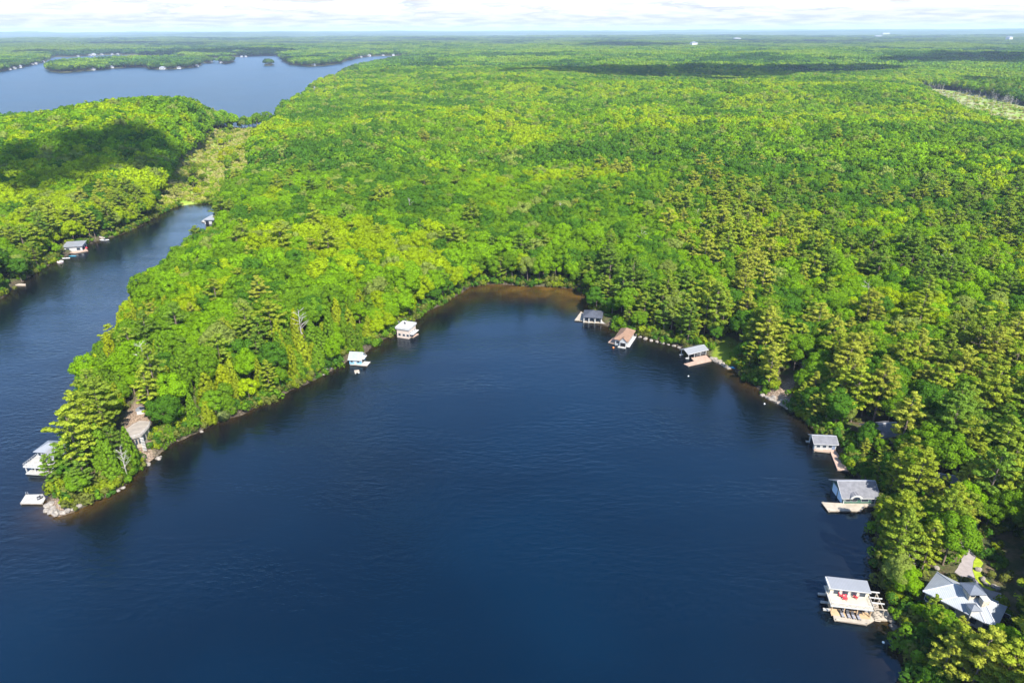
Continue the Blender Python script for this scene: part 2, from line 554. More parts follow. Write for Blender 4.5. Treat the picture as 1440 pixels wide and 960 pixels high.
def build_ground():
    nt = 560
    th = np.linspace(-math.radians(72), math.radians(72), nt)
    rs = np.concatenate([[5, 30], np.geomspace(60, 2600, 420), np.geomspace(2630, 52000, 190)])
    X, Y = polar(rs, th)
    s = shore(X, Y)
    Z = height(X, Y, s)
    R = np.hypot(X, Y)
    Z = Z + 9 * sstep(12600, 13500, R) * sstep(0, 20, s)
    f = {}
    f['far'] = sstep(8000, 12500, R)
    f['bank'] = sstep(3.2, 0.8, s + 3 * (fbm(X / 6, Y / 6, 8, 2) - 0.5)) * sstep(1500, 900, R)
    f['rock'] = np.max([sstep(1.2, -1.0, sd1(P, X, Y)) for P in CLEAR_ROCK], 0)
    f['lawn'] = np.max([sstep(1.0, -1.0, sd1(P, X, Y)) for P in CLEAR_LAWN], 0)
    f['home'] = np.max([sstep(3.0, -2.0, sd1(P, X, Y)) for P in CLEAR_HOME], 0)
    f['marsh'] = sstep(6, -8, sd1(MARSH_1, X, Y) + 12 * (fbm(X / 25, Y / 25, 4, 2) - 0.5))
    f['bog'] = sstep(10, -10, sd1(MARSH_2, X, Y))
    V = np.stack([X, Y, Z], -1).reshape(-1, 3)
    o = fast_mesh('ground', V, grid_faces(len(rs), nt), ground_material(), {k: v.ravel() for k, v in f.items()})
    tag(o, 'rolling forest ground around the dark lake', 'ground', kind='structure')
    keep = s < 25
    Fc = grid_faces(len(rs), nt)
    kk = keep.ravel()[Fc].any(1)
    Fc = Fc[kk]
    cov = G(760, 412)
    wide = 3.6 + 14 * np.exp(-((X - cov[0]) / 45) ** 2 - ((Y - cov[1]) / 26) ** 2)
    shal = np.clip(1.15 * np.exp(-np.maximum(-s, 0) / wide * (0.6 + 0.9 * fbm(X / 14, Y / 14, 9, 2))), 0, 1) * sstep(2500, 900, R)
    tree_reflection = np.clip(1.3 * np.exp(-np.maximum(-s, 0) / (20 + 16 * fbm(X / 40, Y / 40, 19, 2))), 0, 1) * sstep(2500, 900, R)  # reach of the painted bank reflections, fading towards open water
    tip = G(150, 712); rb = G(1262, 885); rc = G(1030, 530)
    amber = np.clip(np.exp(-((X - cov[0]) / 42) ** 2 - ((Y - cov[1]) / 30) ** 2) + 0.5 * np.exp(-((X - tip[0]) / 22) ** 2 - ((Y - tip[1]) / 14) ** 2)
                    + 0.45 * np.exp(-((X - rb[0]) / 8) ** 2 - ((Y - rb[1]) / 12) ** 2) + 0.4 * np.exp(-((X - rc[0]) / 14) ** 2 - ((Y - rc[1]) / 16) ** 2), 0, 1)
    used = np.unique(Fc); remap = -np.ones(V.shape[0], np.int64); remap[used] = np.arange(len(used))
    Vw = V[used].copy(); Vw[:, 2] = 0
    w = fast_mesh('water', Vw, remap[Fc], water_material(), {'shallow': shal.ravel()[used], 'tree_reflection': tree_reflection.ravel()[used], 'amber': amber.ravel()[used], 'wind': sstep(600, 950, Y).ravel()[used]})
    tag(w, 'dark blue rippled lake water', 'lake', kind='structure')
    # water behind the camera
    b = mesh_obj('water', [(-1500, -900, 0), (160, -900, 0), (160, 20, 0), (-1500, 20, 0)], [(0, 1, 2, 3)], w.data.materials[0])
    b.location.z = -0.02
    tag(b, 'dark blue lake water behind the bay', 'lake', kind='structure')


build_ground()


# ------------------------------------------------------------------ foliage meshes
def leaf_quads(C, Nrm, size, rs, elong=1.0, along=None):
    n = len(C)
    a = rs.normal(size=(n, 3)) if along is None else along + rs.normal(size=(n, 3)) * 0.5
    t = a - (a * Nrm).sum(1, keepdims=True) * Nrm
    t /= np.linalg.norm(t, axis=1, keepdims=True) + 1e-9
    b = np.cross(Nrm, t)
    s = size * rs.uniform(0.65, 1.35, (n, 1))
    j = lambda: rs.uniform(0.7, 1.25, (n, 1))
    P = np.stack([C + t * s * 0.5 * elong * j(), C + b * s * 0.5 * j(), C - t * s * 0.5 * elong * j(), C - b * s * 0.5 * j()], 1)
    return P.reshape(-1, 3)


def unit(v):
    return v / (np.linalg.norm(v, axis=-1, keepdims=True) + 1e-9)


def foliage_mesh(name, P, VN, mat, trunk=None):
    n = len(P) // 4
    Fc = np.arange(n * 4).reshape(-1, 4)
    V = P
    nq = len(Fc)
    tv = tf = None
    me = bpy.data.meshes.new(name)
    nv = len(V); loops = Fc.ravel(); starts = np.arange(0, nq * 4, 4)
    if trunk is not None:
        V = np.concatenate([V, np.array(trunk.v)])
        tf = [[i + nv for i in q] for q in trunk.f]
        loops = np.concatenate([loops] + [np.array(q) for q in tf])
        L = np.array([len(q) for q in tf])
        starts = np.concatenate([starts, nq * 4 + np.concatenate([[0], np.cumsum(L)[:-1]])])
    me.vertices.add(len(V)); me.vertices.foreach_set('co', V.astype(np.float32).ravel())
    me.loops.add(len(loops)); me.loops.foreach_set('vertex_index', loops.astype(np.int32))
    me.polygons.add(len(starts)); me.polygons.foreach_set('loop_start', starts.astype(np.int32))
    me.update(calc_edges=True)
    me.materials.append(mat)
    if trunk is not None:
        me.materials.append(BARK)
        mi = np.zeros(len(starts), np.int32); mi[nq:] = 1
        me.polygons.foreach_set('material_index', mi)
    me.polygons.foreach_set('use_smooth', np.full(len(starts), True))
    N = VN
    if trunk is not None:
        tn = np.array(trunk.v); tn = tn * [1, 1, 0]; tn = unit(tn + 1e-4)
        N = np.concatenate([VN, tn])
    me.normals_split_custom_set_from_vertices([tuple(x) for x in N])
    return me


def broadleaf(seed, puffs=34, per=95, size=0.62, H=17.0, R=5.2):
    rs = np.random.default_rng(seed)
    cz = H * 0.62; rz = H * 0.36
    P = []; VN = []
    asp = rs.uniform(0.85, 1.15)
    for i in range(puffs):
        u = (i + 0.5) / puffs
        z = 1 - 1.45 * u
        ph = i * 2.39996 + rs.uniform(-0.5, 0.5)
        rr = math.sqrt(max(0, 1 - z * z))
        k = rs.uniform(0.62, 0.95)
        lobe = 1 + 0.18 * math.sin(2 * ph + seed) + 0.12 * math.sin(3 * ph + 2.1 * seed)
        c = np.array([rr * math.cos(ph) * R * k * lobe * asp, rr * math.sin(ph) * R * k * lobe / asp, cz + z * rz * k])
        pr = rs.uniform(1.2, 2.1) * R / 5.2 * (0.85 + 0.3 * (1 - abs(z)))
        n = int(per * (pr / 1.7) ** 2)
        d = unit(rs.normal(size=(n * 2, 3)))
        out = unit(c - np.array([0, 0, cz - 2.5]))
        d = d[(d @ out) > -0.35][:n]
        C = c + d * pr * rs.uniform(0.72, 1.08, (len(d), 1)) * np.array([1, 1, 0.78])
        nn = unit(d + rs.normal(size=d.shape) * 0.42 + np.array([0, 0, 0.25]))
        P.append(leaf_quads(C, nn, size, rs, 1.25))
        VN.append(np.repeat(unit(nn * 0.55 + d * 0.6 + out * 0.15), 4, 0))
    return np.concatenate(P), np.concatenate(VN)


def broad_trunk(seed, H=17.0):
    rs = np.random.default_rng(seed + 500)
    t = MB()
    top = (rs.uniform(-0.4, 0.4), rs.uniform(-0.4, 0.4), H * 0.5)
    t.tube((0, 0, -0.6), top, 0.30, 0.19, 7)
    for k in range(5):
        a = k * 1.26 + rs.uniform(-0.3, 0.3)
        t.tube((top[0] * 0.8, top[1] * 0.8, H * rs.uniform(0.36, 0.48)), (2.9 * math.cos(a), 2.9 * math.sin(a), H * rs.uniform(0.6, 0.78)), 0.13, 0.04, 5)
    return t


def pine(seed, per=30, size=0.55, H=24.0, tiers=11, padmul=1.0, lean=0):
    rs = np.random.default_rng(seed)
    P = []; VN = []
    z0 = H * rs.uniform(0.22, 0.34)
    tw = MB()
    tw.tube((0, 0, -0.6), (0, 0, H * 0.55), 0.32, 0.2, 7); tw.tube((0, 0, H * 0.55), (0, 0, H * 0.97), 0.2, 0.05, 6)
    wide = rs.uniform(4.8, 6.2)
    for t in range(tiers):
        u = t / (tiers - 1)
        z = z0 + (H - z0) * (u ** 0.92) * 0.97
        L = wide * (0.55 + 0.9 * u if u < 0.4 else 0.91 * (1 - ((u - 0.4) / 0.62) ** 1.35)) + 0.5
        nb = 5 if u < 0.8 else 4
        a0 = rs.uniform(0, 6.28)
        for b in range(nb):
            if rs.random() < 0.10: continue
            a = a0 + b * 2 * PI / nb + rs.uniform(-0.35, 0.35)
            Lb = L * rs.uniform(0.65, 1.18)
            up = rs.uniform(0.02, 0.22) + 0.35 * u
            dirv = np.array([math.cos(a), math.sin(a), up])
            zb = z + rs.uniform(-0.9, 0.9)
            end = np.array([0, 0, zb]) + dirv * Lb
            if Lb > 1.4: tw.tube((0, 0, zb - 0.2), tuple(end - [0, 0, 0.25]), 0.07, 0.02, 4)
            npad = max(1, int(round(Lb / 1.25)))
            for q in range(npad):
                f = 0.38 + 0.66 * (q + rs.uniform(0.2, 0.8)) / npad
                side = np.array([-math.sin(a), math.cos(a), 0]) * rs.uniform(-0.8, 0.8) * f * 0.9
                c = np.array([0, 0, zb]) + dirv * Lb * f + side + [0, 0, rs.uniform(-0.1, 0.35)]
                rad = np.array([1.0, 1.0, 0.42]) * rs.uniform(0.75, 1.2) * padmul
                n = per
                d = unit(rs.normal(size=(n, 3)) + [0, 0, 0.45])
                C = c + d * rad * rs.uniform(0.5, 1.05, (n, 1))
                al = unit(np.array([math.cos(a), math.sin(a), 0.7]) + d * 0.8)
                nn = unit(d + rs.normal(size=d.shape) * 0.45 + [0, 0, 0.5])
                P.append(leaf_quads(C, nn, size, rs, 1.5, al))
                VN.append(np.repeat(unit(nn * 0.6 + d * 0.5), 4, 0))
    # leader tuft
    n = per
    d = unit(rs.normal(size=(n, 3)))
    C = np.array([0, 0, H * 0.985]) + d * np.array([0.45, 0.45, 0.8])
    P.append(leaf_quads(C, unit(d + [0, 0, 0.3]), size, rs, 1.4)); VN.append(np.repeat(unit(d + [0, 0, 0.3]), 4, 0))
    return np.concatenate(P), np.concatenate(VN), tw


def cedar(seed, puffs=70, per=48, size=0.48, H=15.0, R=3.1):
    rs = np.random.default_rng(seed)
    P = []; VN = []
    tw = MB(); tw.tube((0, 0, -0.5), (0, 0, H * 0.8), 0.24, 0.06, 6)
    for i in range(puffs):
        u = ((i + 0.5) / puffs) ** 0.72
        z = 0.08 + 0.90 * (1 - u if False else (1 - u))
        z = 1 - u * 0.92
        ph = i * 2.39996 + rs.uniform(-0.4, 0.4)
        prof = (1 - z) ** 0.75 * 0.95 + 0.06
        if z < 0.22: prof *= 0.75 + z
        k = rs.uniform(0.72, 1.02)
        c = np.array([math.cos(ph) * R * prof * k, math.sin(ph) * R * prof * k, z * H])
        pr = rs.uniform(0.6, 1.05) * (0.55 + 0.55 * (1 - z)) * R / 3.1
        d = unit(rs.normal(size=(per * 2, 3)))
        out = unit(np.array([c[0], c[1], 0.9]))
        d = d[(d @ out) > -0.3][:per]
        C = c + d * pr * rs.uniform(0.6, 1.1, (len(d), 1)) * np.array([1, 1, 1.25])
        nn = unit(d + rs.normal(size=d.shape) * 0.4 + out * 0.3)
        P.append(leaf_quads(C, nn, size, rs, 1.4, np.array([0, 0, 1.0])))
        VN.append(np.repeat(unit(nn * 0.55 + d * 0.6), 4, 0))
    return np.concatenate(P), np.concatenate(VN), tw


def shrub_mesh(seed, size=0.4, per=60):
    rs = np.random.default_rng(seed)
    P = []; VN = []
    for i in range(7):
        c = np.array([rs.normal() * 0.8, rs.normal() * 0.8, rs.uniform(0.5, 1.4)])
        d = unit(rs.normal(size=(per, 3)) + [0, 0, 0.4])
        C = c + d * rs.uniform(0.6, 1.0)
        nn = unit(d + rs.normal(size=d.shape) * 0.4)
        P.append(leaf_quads(C, nn, size, rs, 1.3)); VN.append(np.repeat(unit(nn + d), 4, 0))
    return foliage_mesh('shrub_shape', np.concatenate(P), np.concatenate(VN), LEAF)


def dead_mesh(seed, H=15.0):
    rs = np.random.default_rng(seed)
    t = MB()
    t.tube((0, 0, -0.5), (0.2, 0, H * 0.5), 0.26, 0.16, 6); t.tube((0.2, 0, H * 0.5), (0.4, 0.2, H), 0.16, 0.04, 6)
    for k in range(20):
        z = H * rs.uniform(0.3, 0.95); a = rs.uniform(0, 6.28); L = (1.1 - z / H) * 4.5 + 0.8
        e = (L * math.cos(a), L * math.sin(a), z + L * rs.uniform(0.2, 0.8))
        t.tube((0.25, 0.05, z), e, 0.08, 0.025, 4)
        for m in range(4):
            f = rs.uniform(0.4, 0.9); a2 = a + rs.uniform(-1, 1)
            s = tuple(np.array([0.25, 0.05, z]) * (1 - f) + np.array(e) * f)
            t.tube(s, (s[0] + 1.2 * math.cos(a2), s[1] + 1.2 * math.sin(a2), s[2] + rs.uniform(0.2, 1.0)), 0.035, 0.012, 3)
    return t


def proto_collection(name, meshes):
    c = bpy.data.collections.new(name)
    for i, me in enumerate(meshes):
        o = bpy.data.objects.new('%s_%02d' % (name, i), me)
        c.objects.link(o)
    return c


def scatter(name, label, cat, xyz, rz, sc, idx, colr, coll):
    """ONE object of uncountable growth: instances on the points"""
    o = fast_points(name, xyz)
    me = o.data
    a = me.attributes.new('idx', 'INT', 'POINT'); a.data.foreach_set('value', idx.astype(np.int32))
    a = me.attributes.new('rz', 'FLOAT', 'POINT'); a.data.foreach_set('value', rz.astype(np.float32))
    a = me.attributes.new('sc', 'FLOAT_VECTOR', 'POINT'); a.data.foreach_set('vector', sc.astype(np.float32).ravel())
    a = me.attributes.new('leafcol', 'FLOAT_VECTOR', 'POINT'); a.data.foreach_set('vector', colr.astype(np.float32).ravel())
    t = bpy.data.node_groups.new(name + '_nodes', 'GeometryNodeTree')
    t.interface.new_socket('Geometry', in_out='INPUT', socket_type='NodeSocketGeometry')
    t.interface.new_socket('Geometry', in_out='OUTPUT', socket_type='NodeSocketGeometry')
    gi = t.nodes.new('NodeGroupInput'); go = t.nodes.new('NodeGroupOutput')
    ip = t.nodes.new('GeometryNodeInstanceOnPoints')
    ci = t.nodes.new('GeometryNodeCollectionInfo')
    ci.inputs['Collection'].default_value = coll
    ci.inputs['Separate Children'].default_value = True
    ci.inputs['Reset Children'].default_value = True

    def na(nm, dt):
        x = t.nodes.new('GeometryNodeInputNamedAttribute'); x.data_type = dt
        x.inputs[0].default_value = nm
        return x.outputs[0]
    cx = t.nodes.new('ShaderNodeCombineXYZ')
    t.links.new(na('rz', 'FLOAT'), cx.inputs[2])
    t.links.new(gi.outputs[0], ip.inputs['Points'])
    t.links.new(ci.outputs[0], ip.inputs['Instance'])
    ip.inputs['Pick Instance'].default_value = True
    t.links.new(na('idx', 'INT'), ip.inputs['Instance Index'])
    er = t.nodes.new('FunctionNodeEulerToRotation')
    t.links.new(cx.outputs[0], er.inputs[0])
    t.links.new(er.outputs[0], ip.inputs['Rotation'])
    t.links.new(na('sc', 'FLOAT_VECTOR'), ip.inputs['Scale'])
    t.links.new(ip.outputs[0], go.inputs[0])
    md = o.modifiers.new('growth', 'NODES'); md.node_group = t
    tag(o, label, cat, kind='stuff')
    return o


def fast_points(name, xyz):
    me = bpy.data.meshes.new(name)
    me.vertices.add(len(xyz)); me.vertices.foreach_set('co', xyz.astype(np.float32).ravel())
    me.update()
    o = bpy.data.objects.new(name, me)
    COL.objects.link(o)
    return o


# ------------------------------------------------------------------ buildings, docks and what stands on them
KEEP = []       # (px, py, distance): spots of the photo where the thing itself shows
LIT = []        # world points the sun must reach
FOOT = []       # world circles kept free of trees (x, y, r)

WHITE = surf('white_paint', (0.38, 0.375, 0.365), 0.18, 0.8, 0.5)
WHITEB = surf('white_siding', (0.36, 0.36, 0.355), 0.18, 0.8, 0.55, pattern='boards', pscale=1.1, axis=2)
CREAM = surf('cream_paint', (0.52, 0.44, 0.32), 0.12, 0.8, 0.6)
GREEN = surf('green_siding', (0.045, 0.11, 0.085), 0.2, 0.8, 0.55, pattern='boards', pscale=1.3, axis=2)
BLUE = surf('blue_siding', (0.16, 0.36, 0.50), 0.15, 0.8, 0.55, pattern='boards', pscale=1.3, axis=2)
DARKW = surf('dark_siding', (0.05, 0.05, 0.055), 0.2, 0.8, 0.55)
SAND = surf('sand_siding', (0.33, 0.28, 0.22), 0.15, 0.8, 0.6, pattern='boards', pscale=1.2, axis=2)
GLASS = surf('window_glass', (0.02, 0.03, 0.045), 0.2, 0.5, 0.06, 0.6)
DARK = surf('boat_slip', (0.012, 0.012, 0.014), 0.2, 0.5, 0.8, 0.1)  # near-black for small fittings, also stands for shade inside the boat openings
DECK = surf('deck_boards', (0.36, 0.31, 0.25), 0.25, 0.6, 0.75, 0.2, 'boards', 2.1, 0)
DECKT = surf('tan_deck_boards', (0.45, 0.31, 0.18), 0.2, 0.6, 0.7, 0.2, 'boards', 2.1, 0)
DECKG = surf('grey_deck_boards', (0.36, 0.345, 0.32), 0.2, 0.6, 0.75, 0.2, 'boards', 2.1, 0)
DECKR = surf('reddish_deck_boards', (0.38, 0.26, 0.20), 0.2, 0.6, 0.75, 0.2, 'boards', 2.1, 0)
PALEDECK = surf('pale_roof_deck', (0.44, 0.39, 0.31), 0.14, 0.5, 0.7, 0.2, 'boards', 1.8, 1)
SKIRT = surf('dock_frame', (0.22, 0.18, 0.14), 0.3, 1.0, 0.8, 0.2)
SHG = surf('grey_shingles', (0.15, 0.15, 0.165), 0.25, 0.9, 0.85, 0.15, 'boards', 2.4, 2)
SHD = surf('charcoal_shingles', (0.060, 0.066, 0.085), 0.25, 0.9, 0.8, 0.2, 'boards', 2.4, 2)
SHB = surf('brown_shingles', (0.235, 0.145, 0.10), 0.25, 0.9, 0.85, 0.15, 'boards', 2.4, 2)
METAL = surf('pale_metal_roof', (0.185, 0.192, 0.21), 0.06, 0.6, 0.42, 0.5, 'seams', 0.9, 0)
METALW = surf('silver_metal_roof', (0.195, 0.205, 0.225), 0.10, 0.35, 0.45, 0.5, 'seams', 0.8, 0)
RIDGE = surf('ridge_cap', (0.36, 0.37, 0.40), 0.1, 0.6, 0.5, 0.4)
SLATE = surf('dark_metal_roof', (0.085, 0.10, 0.13), 0.15, 0.6, 0.45, 0.4, 'seams', 0.9, 0)
STONE = surf('stone_masonry', (0.44, 0.38, 0.30), 0.4, 2.5, 0.85, 0.2)
REDP = surf('red_plastic', (0.62, 0.035, 0.05), 0.12, 1.0, 0.45, 0.4)
BLACKF = surf('dark_wicker', (0.03, 0.03, 0.035), 0.2, 3.0, 0.7, 0.2)
GREYF = surf('grey_cushion', (0.20, 0.20, 0.22), 0.15, 2.0, 0.8, 0.1)
ASPH = surf('grey_gravel_drive', (0.24, 0.21, 0.205), 0.15, 0.7, 0.9, 0.1)
BOATB = surf('blue_hull', (0.03, 0.22, 0.50), 0.1, 1.0, 0.35, 0.5)
BOATC = surf('turquoise_hull', (0.06, 0.42, 0.62), 0.1, 1.0, 0.35, 0.5)
BOATW = surf('white_hull', (0.78, 0.78, 0.76), 0.08, 1.0, 0.35, 0.5)
PINK = surf('pale_pink_vinyl', (0.70, 0.55, 0.52), 0.1, 1.0, 0.4, 0.5)
ORANGE = surf('orange_plastic', (0.75, 0.20, 0.05), 0.1, 1.0, 0.4, 0.5)


def lit(pts, z):
    for a, b in pts:
        x, y = G(a, b, z)
        LIT.append((x, y, z))


def keep(pts, z=None, d=None):
    for a, b in pts:
        if d is None:
            x, y = G(a, b, z if z is not None else 2.0)
            KEEP.append((a, b, math.hypot(x, y)))
        else:
            KEEP.append((a, b, d))


def frame2(A, B, z=0.6):
    a = G(*A, z); b = G(*B, z)
    v = b - a
    return a, math.atan2(v[1], v[0]), float(np.linalg.norm(v))


def foot(o, w, d, pad=1.5):
    c, s = math.cos(o.rotation_euler.z), math.sin(o.rotation_euler.z)
    nx = max(2, int(w / 2.5) + 1); ny = max(2, int(d / 2.5) + 1)
    for i in range(nx):
        for j in range(ny):
            lx, ly = w * i / (nx - 1), d * j / (ny - 1)
            FOOT.append((o.location.x + c * lx - s * ly, o.location.y + s * lx + c * ly, pad + 2.0))


def win(root, side, w, d, u, z, ww, wh, frame=None):
    fr = frame or WHITE
    f = MB(); p = MB(); a = 0.1
    if side == 'F':
        f.box(u, u + ww, -0.07, 0.05, z, z + wh); p.box(u + a, u + ww - a, -0.10, 0.04, z + a, z + wh - a)
    elif side == 'B':
        f.box(u, u + ww, d - 0.05, d + 0.07, z, z + wh); p.box(u + a, u + ww - a, d - 0.04, d + 0.10, z + a, z + wh - a)
    elif side == 'L':
        f.box(-0.07, 0.05, u, u + ww, z, z + wh); p.box(-0.10, 0.04, u + a, u + ww - a, z + a, z + wh - a)
    else:
        f.box(w - 0.05, w + 0.07, u, u + ww, z, z + wh); p.box(w - 0.04, w + 0.10, u + a, u + ww - a, z + a, z + wh - a)
    o = f.build('window', fr, root); p.build('pane', GLASS, o)
    return o


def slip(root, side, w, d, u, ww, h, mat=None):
    """boat opening: flat near-black panel on the wall, inner shade put into its colour"""
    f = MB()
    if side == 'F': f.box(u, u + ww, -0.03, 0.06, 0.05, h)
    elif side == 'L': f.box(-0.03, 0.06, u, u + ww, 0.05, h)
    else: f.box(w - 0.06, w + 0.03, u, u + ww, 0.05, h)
    return f.build('boat_slip', mat or DARK, root)  # dark panel stands for the shade inside the boat opening


def door(root, side, w, d, u, z, mat, ww=0.95, wh=2.05):
    f = MB()
    if side == 'F': f.box(u, u + ww, -0.06, 0.05, z, z + wh)
    elif side == 'L': f.box(-0.06, 0.05, u, u + ww, z, z + wh)
    else: f.box(w - 0.05, w + 0.06, u, u + ww, z, z + wh)
    o = f.build('door', mat, root)
    k = MB()
    if side == 'F': k.box(u + ww - 0.15, u + ww - 0.08, -0.11, -0.04, z + 0.95, z + 1.05)
    elif side == 'L': k.box(-0.11, -0.04, u + 0.08, u + 0.15, z + 0.95, z + 1.05)
    else: k.box(w + 0.04, w + 0.11, u + 0.08, u + 0.15, z + 0.95, z + 1.05)
    k.build('handle', DARK, o)


def gable_x(root, w, d, h, rise, over, mat, ends=0.45, t=0.2, fascia=WHITE):
    """ridge along local x"""
    k = rise / (d / 2)
    P = [(-over, h - k * over), (d / 2, h + rise), (d + over, h - k * over), (d + over, h - k * over + t), (d / 2, h + rise + t), (-over, h - k * over + t)]
    m = MB(); m.xprism(P, -ends, w + ends)
    r = m.build('roof', mat, root)
    c = MB(); c.box(-ends, w + ends, d / 2 - 0.12, d / 2 + 0.12, h + rise + t - 0.02, h + rise + t + 0.05)
    c.build('ridge_cap', RIDGE, r)
    f = MB()
    Pf = [(p[0], p[1] - 0.03) for p in P]
    f.xprism(Pf, -ends - 0.08, -ends); f.xprism(Pf, w + ends, w + ends + 0.08)
    f.box(-ends, w + ends, -over - 0.07, -over, h - k * over - 0.02, h - k * over + t - 0.02)
    f.build('fascia', fascia, r)
    return r


def walls_gx(root, w, d, z0, h, rise, mat):
    m = MB(); m.xprism([(0, z0), (d, z0), (d, h), (d / 2, h + rise), (0, h)], 0, w)
    return m.build('wall', mat, root)


def gable_y(root, w, d, h, rise, over, mat, ends=0.45, t=0.2, fascia=WHITE):
    k = rise / (w / 2)
    P = [(-over, h - k * over), (w / 2, h + rise), (w + over, h - k * over), (w + over, h - k * over + t), (w / 2, h + rise + t), (-over, h - k * over + t)]
    m = MB(); m.yprism(P, -ends, d + ends)
    r = m.build('roof', mat, root)
    c = MB(); c.box(w / 2 - 0.12, w / 2 + 0.12, -ends, d + ends, h + rise + t - 0.02, h + rise + t + 0.05)
    c.build('ridge_cap', RIDGE, r)
    f = MB(); Pf = [(p[0], p[1] - 0.03) for p in P]
    f.yprism(Pf, -ends - 0.08, -ends)
    f.build('fascia', fascia, r)
    return r


def walls_gy(root, w, d, z0, h, rise, mat):
    m = MB(); m.yprism([(0, z0), (w, z0), (w, h), (w / 2, h + rise), (0, h)], 0, d)
    return m.build('wall', mat, root)


def dock(pts, label, mat, z=0.6, group=None, piles=True, planks=True):
    P = np.array([G(a, b, z) for a, b in pts])
    c = P.mean(0)
    LIT.append((c[0], c[1], z))
    LIT.extend([(q[0], q[1], z) for q in P])
    o = thing('dock', label, 'dock', (c[0], c[1], 0), 0, group)
    L = [tuple(p - c) for p in P]
    m = MB(); m.prism(L, z - 0.12, z); m.build('deck', mat, o)
    Ls = [(a * 0.985, b * 0.985) for a, b in L]
    m = MB(); m.prism(Ls, z - 0.42, z - 0.123); m.build('frame', SKIRT, o)
    if piles:
        for a, b in L:
            m = MB(); m.tube((a * 0.95, b * 0.95, -1.2), (a * 0.95, b * 0.95, z + 0.28), 0.11, 0.10, 8); m.build('pile', SKIRT, o)
    n = len(P)
    for i in range(n):
        for f in (0, 0.34, 0.67):
            q = P[i] * (1 - f) + P[(i + 1) % n] * f
            FOOT.append((q[0], q[1], 2.2))
    FOOT.append((c[0], c[1], 3.0))
    keep(pts, z); keep([tuple(np.mean(np.array(pts), 0))], z)
    return o


def railing(root, pts, z, mat, h=1.0, n=None, name='railing'):
    m = MB()
    for (a, b) in zip(pts[:-1], pts[1:]):
        m.tube((*a, z + h), (*b, z + h), 0.045, n=4)
        L = math.dist(a, b); k = max(2, int(L / 0.9))
        for i in range(k + 1):
            q = (a[0] + (b[0] - a[0]) * i / k, a[1] + (b[1] - a[1]) * i / k)
            m.tube((*q, z - 0.02), (*q, z + h), 0.04, n=4)
        m.tube((*a, z + h * 0.5), (*b, z + h * 0.5), 0.025, n=4)
    return m.build(name, mat, root)


# ---- furniture
def adirondack(x, y, z, yaw, label, group):
    o = thing('deck_chair', label, 'chair', (x, y, z), yaw, group)
    m = MB(); m.xprism([(-0.35, 0.40), (0.30, 0.26), (0.30, 0.31), (-0.35, 0.45)], -0.30, 0.30); m.build('seat', REDP, o)
    m = MB()
    for i in range(5):
        x0 = -0.31 + i * 0.126
        top = 1.0 + 0.12 * math.cos((i - 2) * 0.7)
        m.xprism([(0.24, 0.28), (0.29, 0.28), (0.29 + 0.42 * top * 0.9, top), (0.24 + 0.42 * top * 0.9, top)], x0, x0 + 0.115)
    m.build('backrest', REDP, o)
    for s in (-1, 1):
        m = MB(); m.box(s * 0.42 - 0.09, s * 0.42 + 0.09, -0.42, 0.42, 0.56, 0.60); m.build('armrest', REDP, o)
        m = MB(); m.box(s * 0.40 - 0.04, s * 0.40 + 0.04, -0.36, -0.26, 0, 0.56); m.build('leg', REDP, o)
        m = MB(); m.box(s * 0.40 - 0.04, s * 0.40 + 0.04, 0.28, 0.38, 0, 0.56); m.build('leg', REDP, o)
    return o


def lounger(x, y, z, yaw, label, group):
    o = thing('sun_lounger', label, 'sun lounger', (x, y, z), yaw, group)
    m = MB(); m.box(-0.34, 0.34, -0.95, 0.35, 0.27, 0.33); m.build('frame', BLACKF, o)
    m = MB(); m.box(-0.31, 0.31, -0.92, 0.30, 0.333, 0.42); m.build('cushion', GREYF, o)
    m = MB(); m.xprism([(0.32, 0.32), (0.95, 0.78), (0.90, 0.86), (0.27, 0.42)], -0.33, 0.33); m.build('backrest', BLACKF, o)
    for sx in (-0.29, 0.29):
        for sy in (-0.85, 0.28):
            m = MB(); m.box(sx - 0.04, sx + 0.04, sy - 0.04, sy + 0.04, 0, 0.27); m.build('leg', BLACKF, o)
    return o


def armchair(x, y, z, yaw, label, group, mat=None):
    mat = mat or BLACKF
    o = thing('armchair', label, 'chair', (x, y, z), yaw, group)
    m = MB(); m.box(-0.38, 0.38, -0.38, 0.38, 0.08, 0.40); m.build('base', mat, o)
    m = MB(); m.box(-0.29, 0.29, -0.36, 0.24, 0.403, 0.50); m.build('cushion', GREYF, o)
    m = MB(); m.xprism([(0.24, 0.40), (0.38, 0.40), (0.46, 0.86), (0.34, 0.86)], -0.38, 0.38); m.build('backrest', mat, o)
    for s in (-1, 1):
        m = MB(); m.box(s * 0.345 - 0.05, s * 0.345 + 0.05, -0.38, 0.24, 0.403, 0.62); m.build('armrest', mat, o)
    return o


